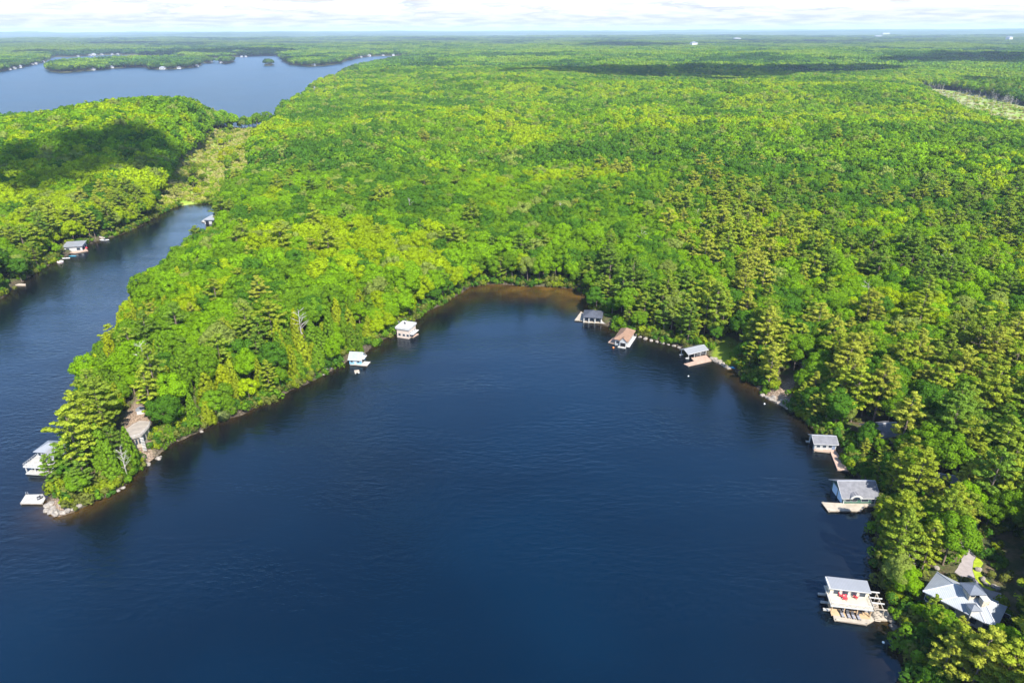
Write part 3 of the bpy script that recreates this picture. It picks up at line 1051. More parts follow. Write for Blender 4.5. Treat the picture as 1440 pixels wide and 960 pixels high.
def canoe(x, y, z, yaw, L, W, mat, name, label, cat, group=None, deck=None):
    o = thing(name, label, cat, (x, y, z), yaw, group)
    m = MB(); V = []; n = 13; k = 7
    for i in range(n):
        t = i / (n - 1) * 2 - 1
        w = W / 2 * (1 - abs(t) ** 2.4) + 0.02
        for j in range(k):
            a = PI * (j / (k - 1))
            V.append((t * L / 2, -w * math.cos(a), 0.30 * (1 + 0.3 * t * t) - 0.34 * math.sin(a) * (1 - 0.5 * abs(t) ** 3)))
    Fc = [(i * k + j, (i + 1) * k + j, (i + 1) * k + j + 1, i * k + j + 1) for i in range(n - 1) for j in range(k - 1)]
    m.add(V, Fc); m.build('hull', mat, o, True)
    m = MB()
    V = [(V[i * k + j][0], V[i * k + j][1] * 0.97, V[i * k + j][2] + 0.01) for i in range(n) for j in (0, k - 1)]
    m.add(V, [(2 * i, 2 * i + 2, 2 * i + 3, 2 * i + 1) for i in range(n - 1)])
    m.build('deck', deck or mat, o)
    m = MB(); m.tube((-0.35, -W * 0.36, 0.36), (-0.35, W * 0.36, 0.36), 0.05); m.tube((L * 0.2, -W * 0.34, 0.36), (L * 0.2, W * 0.34, 0.36), 0.05); m.build('thwart', DARK, o)
    return o


# ================= 11: two-storey boathouse with the roof deck
def boathouse_roofdeck():
    a = G(1170, 850, 3.2); b = G(1227.5, 856.7, 3.2)
    v = b - a; yaw = math.atan2(v[1], v[0]); w = float(np.linalg.norm(v)); d = 6.4
    o = thing('boathouse', 'two-storey boathouse with red chairs on its pale roof deck', 'boathouse', (a[0], a[1], 0), yaw)
    m = MB(); m.box(0.35, w - 0.2, 3.0, d, 0.1, 2.96); m.build('wall', CREAM, o)
    m = MB(); m.box(0.2, w - 0.1, -0.6, 2.998, 0.35, 0.625); m.build('covered_deck', DECKT, o)
    m = MB(); m.box(-0.25, w + 0.15, -0.15, d + 0.1, 2.962, 3.16)
    rd = m.build('roof_deck', PALEDECK, o)
    m = MB(); m.box(-0.33, -0.25, -0.22, d + 0.1, 2.90, 3.24); m.box(-0.25, w + 0.15, -0.23, -0.153, 2.86, 3.18); m.build('fascia', WHITE, rd)
    m = MB(); m.box(0.25, w - 0.15, 3.6, d - 0.1, 3.163, 5.3); m.build('upper_wall', CREAM, o)
    for u in (1.0, 3.0, 5.0, 7.0):
        f = MB(); f.box(u, u + 1.5, 3.54, 3.65, 3.5, 5.0); f = f.build('window', WHITE, o)
        p = MB(); p.box(u + .1, u + 1.4, 3.51, 3.64, 3.6, 4.9); p.build('pane', GLASS, f)
    m = MB(); m.xprism([(3.1, 5.30), (d + 0.35, 5.75), (d + 0.35, 5.93), (3.1, 5.48)], -0.05, w + 0.1)
    rf = m.build('roof', METAL, o)
    m = MB(); m.box(-0.42, -0.05, 3.0, d + 0.45, 5.22, 5.75); m.box(-0.05, w + 0.1, 3.02, 3.097, 5.26, 5.50); m.build('fascia', WHITE, rf)
    for u in (0.1, w * 0.32, w * 0.64, w - 0.3):
        m = MB(); m.box(u, u + 0.2, 0.0, 0.2, 0.628, 2.96); m.build('post', DECKT, o)
    for u in (1.2, 3.7, 6.2):
        win(o, 'F', w, d, u, 0.8, 1.7, 1.9, CREAM).location.y = 3.0
    slip(o, 'L', w, d, 3.6, 2.2, 2.6).location.x = 0.35
    for y0 in (0.9, 3.3, 6.0):
        m = MB(); m.box(-1.3, 0.34, y0, y0 + 0.55, 0.2, 0.62); m.build('slip_finger', DECKG, o)
    for u in (w - 1.4, w - 0.5):
        m = MB(); m.box(u, u + 0.08, 0.35, 0.42, 0.628, 2.96); m.build('brace', DECKT, o)
    railing(o, [(-0.2, 3.3), (-0.2, -0.08), (w, -0.08), (w, 3.4)], 3.16, WHITE, 0.95)
    foot(o, w + 1, d); keep([(1170, 822), (1190, 826), (1210, 828), (1225, 832), (1190, 845), (1222, 850), (1230, 830)], 4)
    # pergola towards the bank
    c, s = math.cos(yaw), math.sin(yaw)
    L = lambda lx, ly, lz: (a[0] + c * lx - s * ly, a[1] + s * lx + c * ly, lz)
    q = L(w + 0.4, 0.2, 0)
    p = thing('pergola', 'open timber pergola between the roof deck boathouse and the bank', 'pergola', q, yaw)
    for i, yy in enumerate((0.2, 2.2, 3.9, 5.9)):
        m = MB(); m.box(0.0, 3.0, yy, yy + 0.22, 2.9, 3.15); m.build('beam', WHITE if i else DECK, p)
    for xx in (0.15, 2.2):
        m = MB(); m.box(xx, xx + 0.2, 0.0, 6.3, 2.68, 2.897); m.build('cross_beam', DECK, p)
        for yy in (0.2, 3.9, 5.9):
            m = MB(); m.box(xx, xx + 0.2, yy, yy + 0.2, 0.0, 2.678); m.build('post', DECK, p)
    m = MB()
    for k in range(11):
        m.box(0.35, 1.6, -1.2 + k * 0.0 + 0.32 * k, -0.9 + 0.32 * k, 0.62 + 0.22 * k, 0.68 + 0.22 * k)
    m.build('stair', DECK, p)
    KEEP.extend([(1240, 832, 150), (1236, 845, 150), (1244, 858, 150)])
    FOOT.append((q[0] + 1.5, q[1] + 2, 3)); FOOT.append((q[0] + 1.5, q[1] + 5, 3))
    dk = dock([(1168, 849), (1173, 871), (1219, 877.5), (1231, 871), (1253, 872), (1249.5, 860), (1230, 857)],
              'pale dock platform with black loungers below the roof deck boathouse', DECK, 0.6)
    px = lambda u, v, z: G(1150 + u / 12, 805 + v / 12, z)
    RC = 'red chairs on the roof deck'
    for (u, vv, r, lab) in ((395, 385, 0.9, 'red slatted chair on the roof deck, at the lake end of the pair'), (462, 440, -0.5, 'red slatted chair on the roof deck, turned to face its neighbour'),
                            (640, 412, 2.2, 'red slatted chair standing alone on the roof deck towards the bank')):
        x, y = px(u, vv, 3.4); adirondack(x, y, 3.16, r, lab, RC)
    for i, (u, vv) in enumerate(((407, 697), (512, 712), (595, 728), (680, 742))):
        x, y = px(u, vv, 0.8)
        lounger(x, y, 0.6, yaw + 0.08, ('dark lounger at the open lake end of the dock row', 'dark lounger second from the lake end of the dock row', 'dark lounger third from the lake end of the dock row',
                                       'dark lounger at the bank end of the dock row')[i], 'loungers in a row on the pale dock')
    for i, (u, vv) in enumerate(((430, 628), (500, 640))):
        x, y = px(u, vv, 0.9)
        armchair(x, y, 0.6, yaw, ('dark wicker armchair behind the lounger row, on the lake side', 'dark wicker armchair behind the lounger row, on the bank side')[i], 'wicker armchairs under the roof deck')
    x, y = px(720, 668, 0.9)
    t = thing('side_table', 'low dark table standing alone on the tan dock boards', 'table', (x, y, 0.6), yaw)
    m = MB(); m.box(-0.4, 0.4, -0.4, 0.4, 0.40, 0.46); m.build('tabletop', BLACKF, t)
    for sx in (-0.33, 0.33):
        for sy in (-0.33, 0.33):
            m = MB(); m.box(sx - 0.03, sx + 0.03, sy - 0.03, sy + 0.03, 0, 0.40); m.build('leg', BLACKF, t)
    x, y = px(822, 640, 0.9)
    t = thing('barbecue', 'dark barbecue grill under the roof deck edge by the stair', 'grill', (x, y, 0.6), yaw)
    m = MB(); m.box(-0.55, 0.55, -0.3, 0.3, 0.1, 0.85); m.build('cabinet', GREYF, t)
    m = MB(); m.xprism([(-0.3, 0.853), (0.3, 0.853), (0.25, 1.15), (-0.15, 1.2)], -0.4, 0.4); m.build('lid', BLACKF, t)


boathouse_roofdeck()
lit([(1170, 822), (1190, 826), (1210, 828), (1225, 834)], 6.6); lit([(1180, 845), (1200, 848), (1222, 850)], 4.3)


# ================= 10: green boathouse with the arched dormer
def boathouse_green():
    a, yaw, w = frame2((1185.5, 707.5), (1230, 707.5), 0.6)
    d = 8.2; h = 3.2; rise = 2.5
    o = thing('boathouse', 'dark green boathouse with grey roof and white arched dormer', 'boathouse', (a[0], a[1], 0), yaw)
    walls_gx(o, w, d, 0.15, h, rise, GREEN)
    r = gable_x(o, w, d, h, rise, 0.7, SHG, 1.0)
    # arched dormer
    cx = w * 0.33; P = []
    for i in range(13):
        t = PI * i / 12
        P.append((cx - 1.75 * math.cos(t), 2.95 + 1.15 * math.sin(t)))
    m = MB(); m.yprism(P, -0.95, 2.2); dm = m.build('dormer', SHG, r)
    m = MB()
    Q = [(cx + (p[0] - cx) * 1.08, 2.95 + (p[1] - 2.95) * 1.1) for p in P]
    m.yprism(Q, -1.08, -0.953); m.build('dormer_trim', WHITE, dm)
    P2 = [(cx + (p[0] - cx) * 0.6, 3.0 + (p[1] - 2.95) * 0.62) for p in P]
    m = MB(); m.yprism(P2, -1.12, -1.0); m.build('pane', GLASS, dm)
    for u, ww in ((0.5, 1.5), (2.4, 1.6), (5.2, 2.2), (8.1, 1.1)):
        win(o, 'F', w, d, u, 1.3, ww, 1.3)
    for y0 in (0.8, 4.4):
        f = MB(); f.box(-0.1, 0.05, y0 - 0.2, y0 + 3.0, 0.1, 2.85); t = f.build('slip_trim', WHITE, o)
        f = MB(); f.box(-0.14, 0.04, y0, y0 + 2.8, 0.05, 2.65); f.build('boat_door', surf('pale_blue_door', (0.45, 0.55, 0.66), 0.1, 1), t)
    win(o, 'L', w, d, 3.0, 3.4, 2.0, 1.0)
    for x in (0.0, w - 0.18):
        m = MB(); m.box(x - 0.06, x + 0.18, -0.08, 0.14, 0.12, h); m.build('corner_post', WHITE, o)
    foot(o, w, d); keep([(1176, 682), (1195, 690), (1188, 702), (1215, 700), (1222, 690), (1205, 684), (1224, 704)], 3)
    dock([(1155, 705.5), (1164.5, 718), (1211, 718), (1217, 711.5), (1231, 711), (1231, 707), (1185, 707)], 'long pale dock along the front of the green boathouse', DECK, 0.6)


boathouse_green()
lit([(1180, 685), (1195, 690), (1192, 700), (1205, 700), (1208, 688)], 5.0)


# ================= 8: white boathouse with the L-shaped dock
def boathouse_white():
    a, yaw, w = frame2((1144.6, 631), (1175, 632.2), 0.6)
    d = 5.4; h = 2.9; rise = 1.3
    o = thing('boathouse', 'small white boathouse with low grey roof beside an L-shaped dock', 'boathouse', (a[0], a[1], 0), yaw)
    walls_gx(o, w, d, 0.15, h, rise, WHITEB)
    gable_x(o, w, d, h, rise, 0.45, SHG, 0.5)
    for u in (0.6, 2.6, 4.5):
        win(o, 'F', w, d, u, 1.3, 1.3, 1.0)
    door(o, 'F', w, d, w - 1.3, 0.6, surf('slate_door', (0.12, 0.15, 0.22), 0.1, 1))
    slip(o, 'L', w, d, 1.0, 3.2, 2.5)
    m = MB(); m.box(-1.2, -0.04, 4.4, 5.2, 0.3, 0.62); m.build('slip_finger', DECKG, o)
    foot(o, w, d); keep([(1146, 620), (1160, 622), (1173, 624), (1150, 628), (1170, 630)], 3)
    dock([(1144, 633), (1168, 635.5), (1178, 660.5), (1194, 661.5), (1186, 650), (1175, 632), (1145, 631)], 'L-shaped tan dock running from the white boathouse along the bank', DECKR, 0.6)


boathouse_white()
lit([(1148, 620), (1160, 622), (1172, 622)], 4.0)


# ================= 4: grey roofed open boathouse
def boathouse_grey():
    a, yaw, w = frame2((968, 503.5), (994, 498.0), 0.6)
    yaw += 0.05
    d = 5.0; h = 2.7; rise = 1.0
    o = thing('boathouse', 'open sided boathouse with pale grey roof on white posts', 'boathouse', (a[0], a[1], 0), yaw)
    m = MB(); m.box(w * 0.45, w - 0.1, 0.4, d - 0.2, 0.2, h); m.build('wall', DARKW, o)
    gable_x(o, w, d, h, rise, 0.5, METAL, 0.6)
    for x in (0.0, w * 0.33, w * 0.66, w - 0.2):
        for y in (0.0, d - 0.2):
            m = MB(); m.box(x, x + 0.2, y, y + 0.2, -0.5, h - 0.02); m.build('post', WHITE, o)
    for y0 in (0.1, d - 0.9):
        m = MB(); m.box(-1.0, 0.6, y0, y0 + 0.8, 0.25, 0.55); m.build('slip_finger', WHITE, o)
    for u in (0.55, 0.75):
        f = MB(); f.box(w * u, w * u + 1.0, 0.33, 0.45, 1.1, 2.1); f = f.build('window', WHITE, o)
        p = MB(); p.box(w * u + .1, w * u + .9, 0.30, 0.44, 1.2, 2.0); p.build('pane', GLASS, f)
    foot(o, w, d); keep([(964, 496), (975, 494), (988, 491), (970, 502), (985, 500), (992, 496)], 2.5)
    dock([(961.5, 511.5), (968, 514.5), (1001, 507), (993, 499), (972, 503), (976, 507.5)], 'long grey dock on the camera side of the open posted boathouse', DECKR, 0.6)


boathouse_grey()


# ================= 2: brown hip roofed boathouse
def boathouse_brown():
    a, yaw, w = frame2((864.5, 483.6), (881.7, 486.5), 0.6)
    b = G(897, 473, 0.6)
    d = float(np.linalg.norm(b - G(881.7, 486.5, 0.6))) - 0.5
    o = thing('boathouse', 'white boathouse with terracotta brown hipped roof and front gable', 'boathouse', (a[0], a[1], 0), yaw)
    h = 3.1
    m = MB(); m.box(0, w, 0, d, 0.15, h); m.build('wall', WHITEB, o)
    m = MB(); m.hip(-0.7, w + 0.7, -0.7, d + 0.7, h, 2.3); r = m.build('roof', SHB, o)
    g0, g1 = w * 0.42, w * 0.98
    gm = (g0 + g1) / 2
    m = MB(); m.yprism([(g0, h - 0.2), (g1, h - 0.2), (gm, h + 1.5)], -1.0, 2.2); gw = m.build('front_gable', WHITEB, o)
    m = MB(); m.yprism([(g0 - .35, h - 0.25), (gm, h + 1.65), (g1 + .35, h - 0.25), (g1 + .35, h - .05), (gm, h + 1.87), (g0 - .35, h - .05)], -1.35, 2.4); m.build('gable_roof', SHB, gw)
    m = MB(); m.box(g0 + 0.1, g1 - 0.1, -0.95, -0.003, 0.2, h - 0.2); m.build('bay_wall', WHITE, o)
    f = MB(); f.box(g0 + 0.4, g1 - 0.4, -1.0, -0.9, 0.1, 2.2); f.build('boat_slip', DARK, o)  # dark panel painted as the shaded opening
    win(o, 'F', w, d, 0.5, 1.2, 1.5, 1.1)
    for u in (0.8, 2.8, 4.8, 6.8):
        if u + 1.3 < d: win(o, 'R', w, d, u, 1.2, 1.2, 1.1)
    for u in (1.0, 3.0, 5.0):
        win(o, 'L', w, d, u, 1.2, 1.2, 1.1)
    m = MB(); m.box(w + 0.02, w + 1.3, -0.6, d, 0.35, 0.6); m.build('walkway', WHITE, o)
    for y in (0.0, d * 0.5, d - 0.2):
        m = MB(); m.box(w + 1.1, w + 1.22, y, y + 0.12, 0.603, 2.0); m.build('post', WHITE, o)
    m = MB(); m.box(gm - 2.0, gm + 1.6, -2.2, -1.2, 0.1, 0.5); m.build('slip_finger', DECKG, o)
    foot(o, w + 1, d); keep([(864, 475), (878, 470), (890, 470), (882, 480), (876, 484), (872, 466)], 3)
    dock([(855, 481), (865.5, 483.5), (868, 478), (867, 472), (862, 475)], 'tan corner dock beside the brown roofed boathouse', DECKR, 0.6)
    x, y = G(862.5, 489)
    t = thing('mooring_buoy', 'small orange float near the brown roofed boathouse', 'buoy', (x, y, 0))
    MB().blob((0, 0, 0.15), (0.42, 0.42, 0.40), 3, 0.02).build('float_body', ORANGE, t, True)
    m = MB(); m.tube((0, 0, 0.5), (0, 0, 0.78), 0.05); m.build('eyelet', DARK, t)


boathouse_brown()


# ================= 1: black roofed boathouse
def boathouse_black():
    a, yaw, w = frame2((820.5, 452.2), (845.5, 453.8), 0.6)
    d = 8.5; h = 3.0
    o = thing('boathouse', 'boathouse with black hipped roof and white posts at the head of the bay', 'boathouse', (a[0], a[1], 0), yaw)
    m = MB(); m.box(0.3, w - 0.2, 1.2, d, 0.15, h); m.build('wall', DARKW, o)
    m = MB(); m.hip(-0.5, w + 0.5, -0.5, d + 0.5, h, 2.2); m.build('roof', SHD, o)
    for x in (0.0, w * 0.28, w * 0.62, w - 0.3):
        m = MB(); m.box(x, x + 0.42, -0.1, 0.32, -0.4, h); m.build('post', WHITE, o)
    for u in (0.8, 3.2, 6.0):
        win(o, 'F', w, d, u, 1.0, 1.6, 1.6).location.y = 1.2
    m = MB(); m.box(-0.2, w, -0.2, 1.18, 0.25, 0.5); m.build('walkway', DECK, o)
    foot(o, w, d); keep([(822, 440), (832, 438), (842, 440), (825, 448), (840, 450)], 3)
    dock([(808, 450), (821, 451), (822, 441), (817, 438)], 'pale end dock on the lake side of the black roofed boathouse', DECK, 0.6)
    dock([(844, 454), (856, 455.5), (857, 452), (846, 450)], 'short pale ramp between the black roofed boathouse and the bank', DECKG, 0.7, piles=False)


boathouse_black()


# ================= 14: white flat topped boathouse on the peninsula
def boathouse_flat():
    zt = 5.2
    a = G(555.5, 460.5, zt); b = G(574.8, 463.2, zt)
    v = b - a; yaw = math.atan2(v[1], v[0]); w = float(np.linalg.norm(v)); d = 8.0
    o = thing('boathouse', 'white two-storey boathouse with flat white roof terrace by the peninsula', 'boathouse', (a[0], a[1], 0), yaw)
    m = MB(); m.box(0.5, w - 0.4, 0.5, d - 0.3, 0.1, zt - 0.6); m.build('wall', surf('pinkish_siding', (0.48, 0.39, 0.33), 0.1, 0.8, 0.55, pattern='boards', pscale=1.1, axis=2), o)
    m = MB(); m.box(0, w, 0, d, zt - 0.6, zt - 0.1); r = m.build('roof', WHITE, o)
    m = MB()
    m.box(-0.05, w + 0.05, -0.05, 0.1, zt - 0.103, zt + 0.35); m.box(-0.05, w + 0.05, d - 0.1, d + 0.05, zt - 0.103, zt + 0.35)
    m.box(-0.05, 0.1, 0.1, d - 0.1, zt - 0.103, zt + 0.35); m.box(w - 0.1, w + 0.05, 0.1, d - 0.1, zt - 0.103, zt + 0.35)
    m.build('parapet', WHITE, r)
    for u in (1.2, 3.4, 5.4):
        win(o, 'F', w, d, u, 1.2, 1.3, 1.2).location.y = 0.5
    for u in (1.0, 3.2, 5.4):
        win(o, 'R', w, d, u, 1.0, 1.5, 1.8).location.x = -0.4
    m = MB(); m.box(w - 0.4, w + 1.6, 1.0, d - 1, 2.2, 2.4); m.build('balcony', WHITE, o)
    foot(o, w, d); keep([(557, 457), (565, 452), (578, 453), (570, 460), (584, 456), (562, 466)], 3)
    dock([(557, 470.5), (581.5, 474), (589, 469.5), (577, 466.5), (560, 466)], 'reddish dock in front of the flat topped white boathouse', DECKR, 0.6)
    px = lambda u, vv: G(460 + u * 160 / 1396, 430 + vv * 110 / 960, zt)
    for i, (u, vv) in enumerate(((880, 205), (955, 218), (965, 178), (1035, 190))):
        x, y = px(u, vv)
        armchair(x, y, zt - 0.1, yaw + i, ('dark chair on the white roof terrace, nearest the trees', 'dark chair in the middle of the white roof terrace', 'dark chair at the back edge of the white roof terrace',
                                          'dark chair at the lake corner of the white roof terrace')[i], 'chairs on the white roof terrace')


boathouse_flat()


# ================= 15: blue boathouse
def boathouse_blue():
    a, yaw, w = frame2((491.5, 511.0), (508, 512.0), 0.6)
    d = 5.2; h = 2.8; rise = 2.0
    o = thing('boathouse', 'small light blue boathouse with steep grey roof', 'boathouse', (a[0], a[1], 0), yaw)
    walls_gx(o, w, d, 0.15, h, rise, BLUE)
    gable_x(o, w, d, h, rise, 0.5, surf('sage_shingles', (0.25, 0.27, 0.26), 0.2, 0.9, 0.85, 0.15, 'boards', 2.4, 2), 0.4)
    win(o, 'F', w, d, 0.5, 1.2, 1.2, 1.1); win(o, 'F', w, d, w - 1.8, 1.2, 1.2, 1.1); door(o, 'F', w, d, w * 0.42, 0.6, WHITE)
    f = MB(); f.box(w - 0.05, w + 0.08, 0.8, d - 0.8, 0.2, 3.4); t = f.build('gable_trim', WHITE, o)
    f = MB(); f.box(w - 0.04, w + 0.12, 1.2, d - 1.2, 0.1, 2.4); f.build('boat_slip', DARK, t)  # black sheet in place of the shade within the doorway
    m = MB(); m.box(w, w + 1.2, 0.6, d - 0.6, 2.6, 2.75); m.build('balcony', WHITE, o)
    foot(o, w, d); keep([(493, 496), (502, 494), (510, 498), (500, 503), (513, 500), (496, 508)], 2)
    dock([(492, 512), (516, 514), (521, 508.5), (509, 507.5), (508, 511.5)], 'grey plank dock in front of the blue boathouse', DECKG, 0.6)
    P = [(496.5, 523), (502.5, 524.5), (506.5, 521.5), (501.8, 520)]
    c = np.mean([G(*p, 0.3) for p in P], 0)
    t = thing('swim_raft', 'small square swim raft floating off the blue boathouse', 'raft', (c[0], c[1], 0), 0.3)
    m = MB(); m.box(-1.0, 1.0, -1.3, 1.3, 0.28, 0.42); m.build('deck', DECK, t)
    for s in (-0.7, 0.7):
        m = MB(); m.tube((s, -1.2, 0.1), (s, 1.2, 0.1), 0.22, n=8); m.build('float_drum', BOATW, t)


boathouse_blue()


# ================= 19: two storey boathouse at the tip of the peninsula
def boathouse_point():
    a = G(33.5, 655.5, 2.7); b = G(60, 655.5, 2.7)
    v = b - a; yaw = math.atan2(v[1], v[0]) - 0.10
    w = 10.5; d = 11.5
    o = thing('boathouse', 'large white boathouse with grey gabled roofs at the peninsula tip', 'boathouse', (a[0], a[1], -1.2), yaw)
    m = MB(); m.box(0.9, w - 0.5, 1.4, d, 0.1, 3.6); m.build('wall', WHITEB, o)
    m = MB(); m.box(-0.1, w, -0.1, d, 3.603, 3.9); dk = m.build('roof_deck', DECKG, o)
    m = MB(); m.box(-0.18, w, -0.18, -0.103, 3.55, 4.05); m.box(-0.18, -0.103, -0.1, d, 3.55, 4.05); m.build('fascia', WHITE, dk)
    # upper floor and its two roofs
    m = MB(); m.box(0.6, w - 0.3, 5.6, d - 0.2, 3.903, 6.0); m.build('upper_wall', WHITEB, o)
    rr = MB(); rr.hip(-0.1, w + 0.3, 4.9, d + 0.4, 6.0, 1.7); r = rr.build('roof', METALW, o)
    g0, g1 = 4.2, 8.4; gm = 6.3
    m = MB(); m.yprism([(g0, 3.91), (g1, 3.91), (g1, 5.8), (gm, 7.5), (g0, 5.8)], 3.2, 8.0); gw = m.build('cross_gable', WHITEB, o)
    m = MB(); m.yprism([(g0 - .5, 5.35), (gm, 7.6), (g1 + .5, 5.35), (g1 + .5, 5.57), (gm, 7.85), (g0 - .5, 5.57)], 2.6, 8.2); m.build('gable_roof', METALW, gw)
    f = MB(); f.box(5.2, 7.4, 3.12, 3.25, 4.3, 6.1); f = f.build('window', WHITE, gw)
    p = MB(); p.box(5.35, 7.25, 3.08, 3.24, 4.45, 5.95); p.build('pane', GLASS, f)
    for u in (0.9, 2.4):
        f = MB(); f.box(u, u + 1.1, 5.53, 5.65, 4.3, 5.6); f = f.build('window', WHITE, o)
        p = MB(); p.box(u + .1, u + 1.0, 5.50, 5.64, 4.4, 5.5); p.build('pane', GLASS, f)
    railing(o, [(-0.05, d - 1), (-0.05, -0.05), (w, -0.05)], 3.9, WHITE, 0.95)
    for u in (0.1, 3.3, 6.6, w - 0.4):
        m = MB(); m.box(u, u + 0.25, 0.1, 0.35, 0.4, 3.6); m.build('post', WHITE, o)
    m = MB(); m.box(0.6, w + 0.5, -0.9, 1.4, 1.45, 1.8); m.build('lower_dock', DECKG, o)
    for u in (1.4, 4.4, 7.2):
        slip(o, 'F', w, d, u, 2.2, 2.9).location.y = 1.4
    foot(o, w, d, 1.0); keep([(36, 652), (48, 648), (42, 632), (52, 625), (62, 630), (45, 658), (72, 618)], 4)
    dk = dock([(28, 707.5), (60, 707.5), (64, 700), (60, 694.5), (36, 695)], 'pale square dock with ladder off the rocky tip', DECKG, 0.6)
    c = dk.location
    m = MB(); pz = G(38, 695, 0.6)
    for k in (-0.3, 0.3):
        m.tube((pz[0] - c.x + k, pz[1] - c.y + 0.1, -0.6), (pz[0] - c.x + k, pz[1] - c.y + 0.1, 1.5), 0.04)
    m.build('ladder', WHITE, dk)
    for i, (u, vv) in enumerate(((54.5, 701), (58, 699))):
        x, y = G(u, vv, 0.8)
        armchair(x, y, 0.6, 0.6 + i, ('dark chair on the tip dock, on the lake side', 'dark chair on the tip dock, on the rock side')[i], 'chairs on the tip dock')


boathouse_point()


# ================= 18: house on the point with the railed terrace
def point_house():
    x, y, z = GT(187, 622)
    o = thing('cottage', 'sand coloured cottage terrace with white railing among the point trees', 'cottage', (x, y, z - 0.3), 0.15)
    px = lambda u, v: G(140 + u * 100 / 960, 550 + v * 100 / 960, z + 4.0) - np.array([x, y])
    P = [px(345, 520), px(430, 640), px(560, 605), px(672, 478), px(692, 405), px(540, 395), px(450, 440)]
    c, s = math.cos(-0.15), math.sin(-0.15)
    P = [(c * p[0] - s * p[1], s * p[0] + c * p[1]) for p in P]
    cen = np.mean(P, 0)
    W = [tuple(cen + (np.array(p) - cen) * 0.86) for p in P]
    m = MB(); m.prism(W, -1.5, 4.0); m.build('wall', SAND, o)
    m = MB(); m.prism(P, 4.003, 4.3); m.build('terrace', surf('sand_terrace', (0.235, 0.205, 0.175), 0.2, 0.6, 0.8), o)
    railing(o, [P[1], P[2], P[3], P[4]], 4.3, WHITE, 1.0)
    for i in (1, 2, 3):
        q0, q1 = np.array(W[i]), np.array(W[(i + 1) % len(W)])
        for f in (0.2, 0.6):
            a = q0 + (q1 - q0) * f; b = q0 + (q1 - q0) * (f + 0.25)
            nn = np.array([(q1 - q0)[1], -(q1 - q0)[0]]); nn = nn / np.linalg.norm(nn) * 0.06
            if nn @ (a - cen) < 0: nn = -nn
            V = [(*(a - nn), 1.2), (*(b - nn), 1.2), (*(b + nn), 1.2), (*(a + nn), 1.2), (*(a - nn), 3.0), (*(b - nn), 3.0), (*(b + nn), 3.0), (*(a + nn), 3.0)]
            m = MB(); m.add(V, [(3, 2, 1, 0), (4, 5, 6, 7), (0, 1, 5, 4), (1, 2, 6, 5), (2, 3, 7, 6), (3, 0, 4, 7)]); m.build('window', GLASS, o)
    m = MB()
    q = np.array(P[2]); dn = q - cen; dn = dn / np.linalg.norm(dn)
    for k in range(9):
        b = q + dn * (0.3 + 0.34 * k)
        m.box(b[0] - 0.6, b[0] + 0.6, b[1] - 0.17, b[1] + 0.17, 3.7 - 0.42 * k, 3.8 - 0.42 * k)
    m.build('stair', WHITE, o)
    for p in P: FOOT.append((x + p[0], y + p[1], 2.5))
    FOOT.append((x + cen[0], y + cen[1], 4))
    dd = math.hypot(x, y) + 4
    for q in ((195, 600), (205, 598), (198, 612), (207, 592), (202, 606), (202, 575), (205, 568), (196, 586), (203, 622)):
        KEEP.append((*q, dd))
    # table with white parasol like cover up the path
    gx, gy, gz = GT(198, 580)
    t = thing('garden_shed', 'tiny pale shed on the bare rock path above the terrace', 'shed', (gx, gy, gz - 0.2), 0.4)
    m = MB(); m.box(-1.1, 1.1, -0.9, 0.9, 0, 1.7); m.build('wall', WHITE, t)
    m = MB(); m.yprism([(-1.4, 1.6), (1.4, 1.6), (0, 2.4)], -1.1, 1.1); m.build('roof', METALW, t)


point_house()


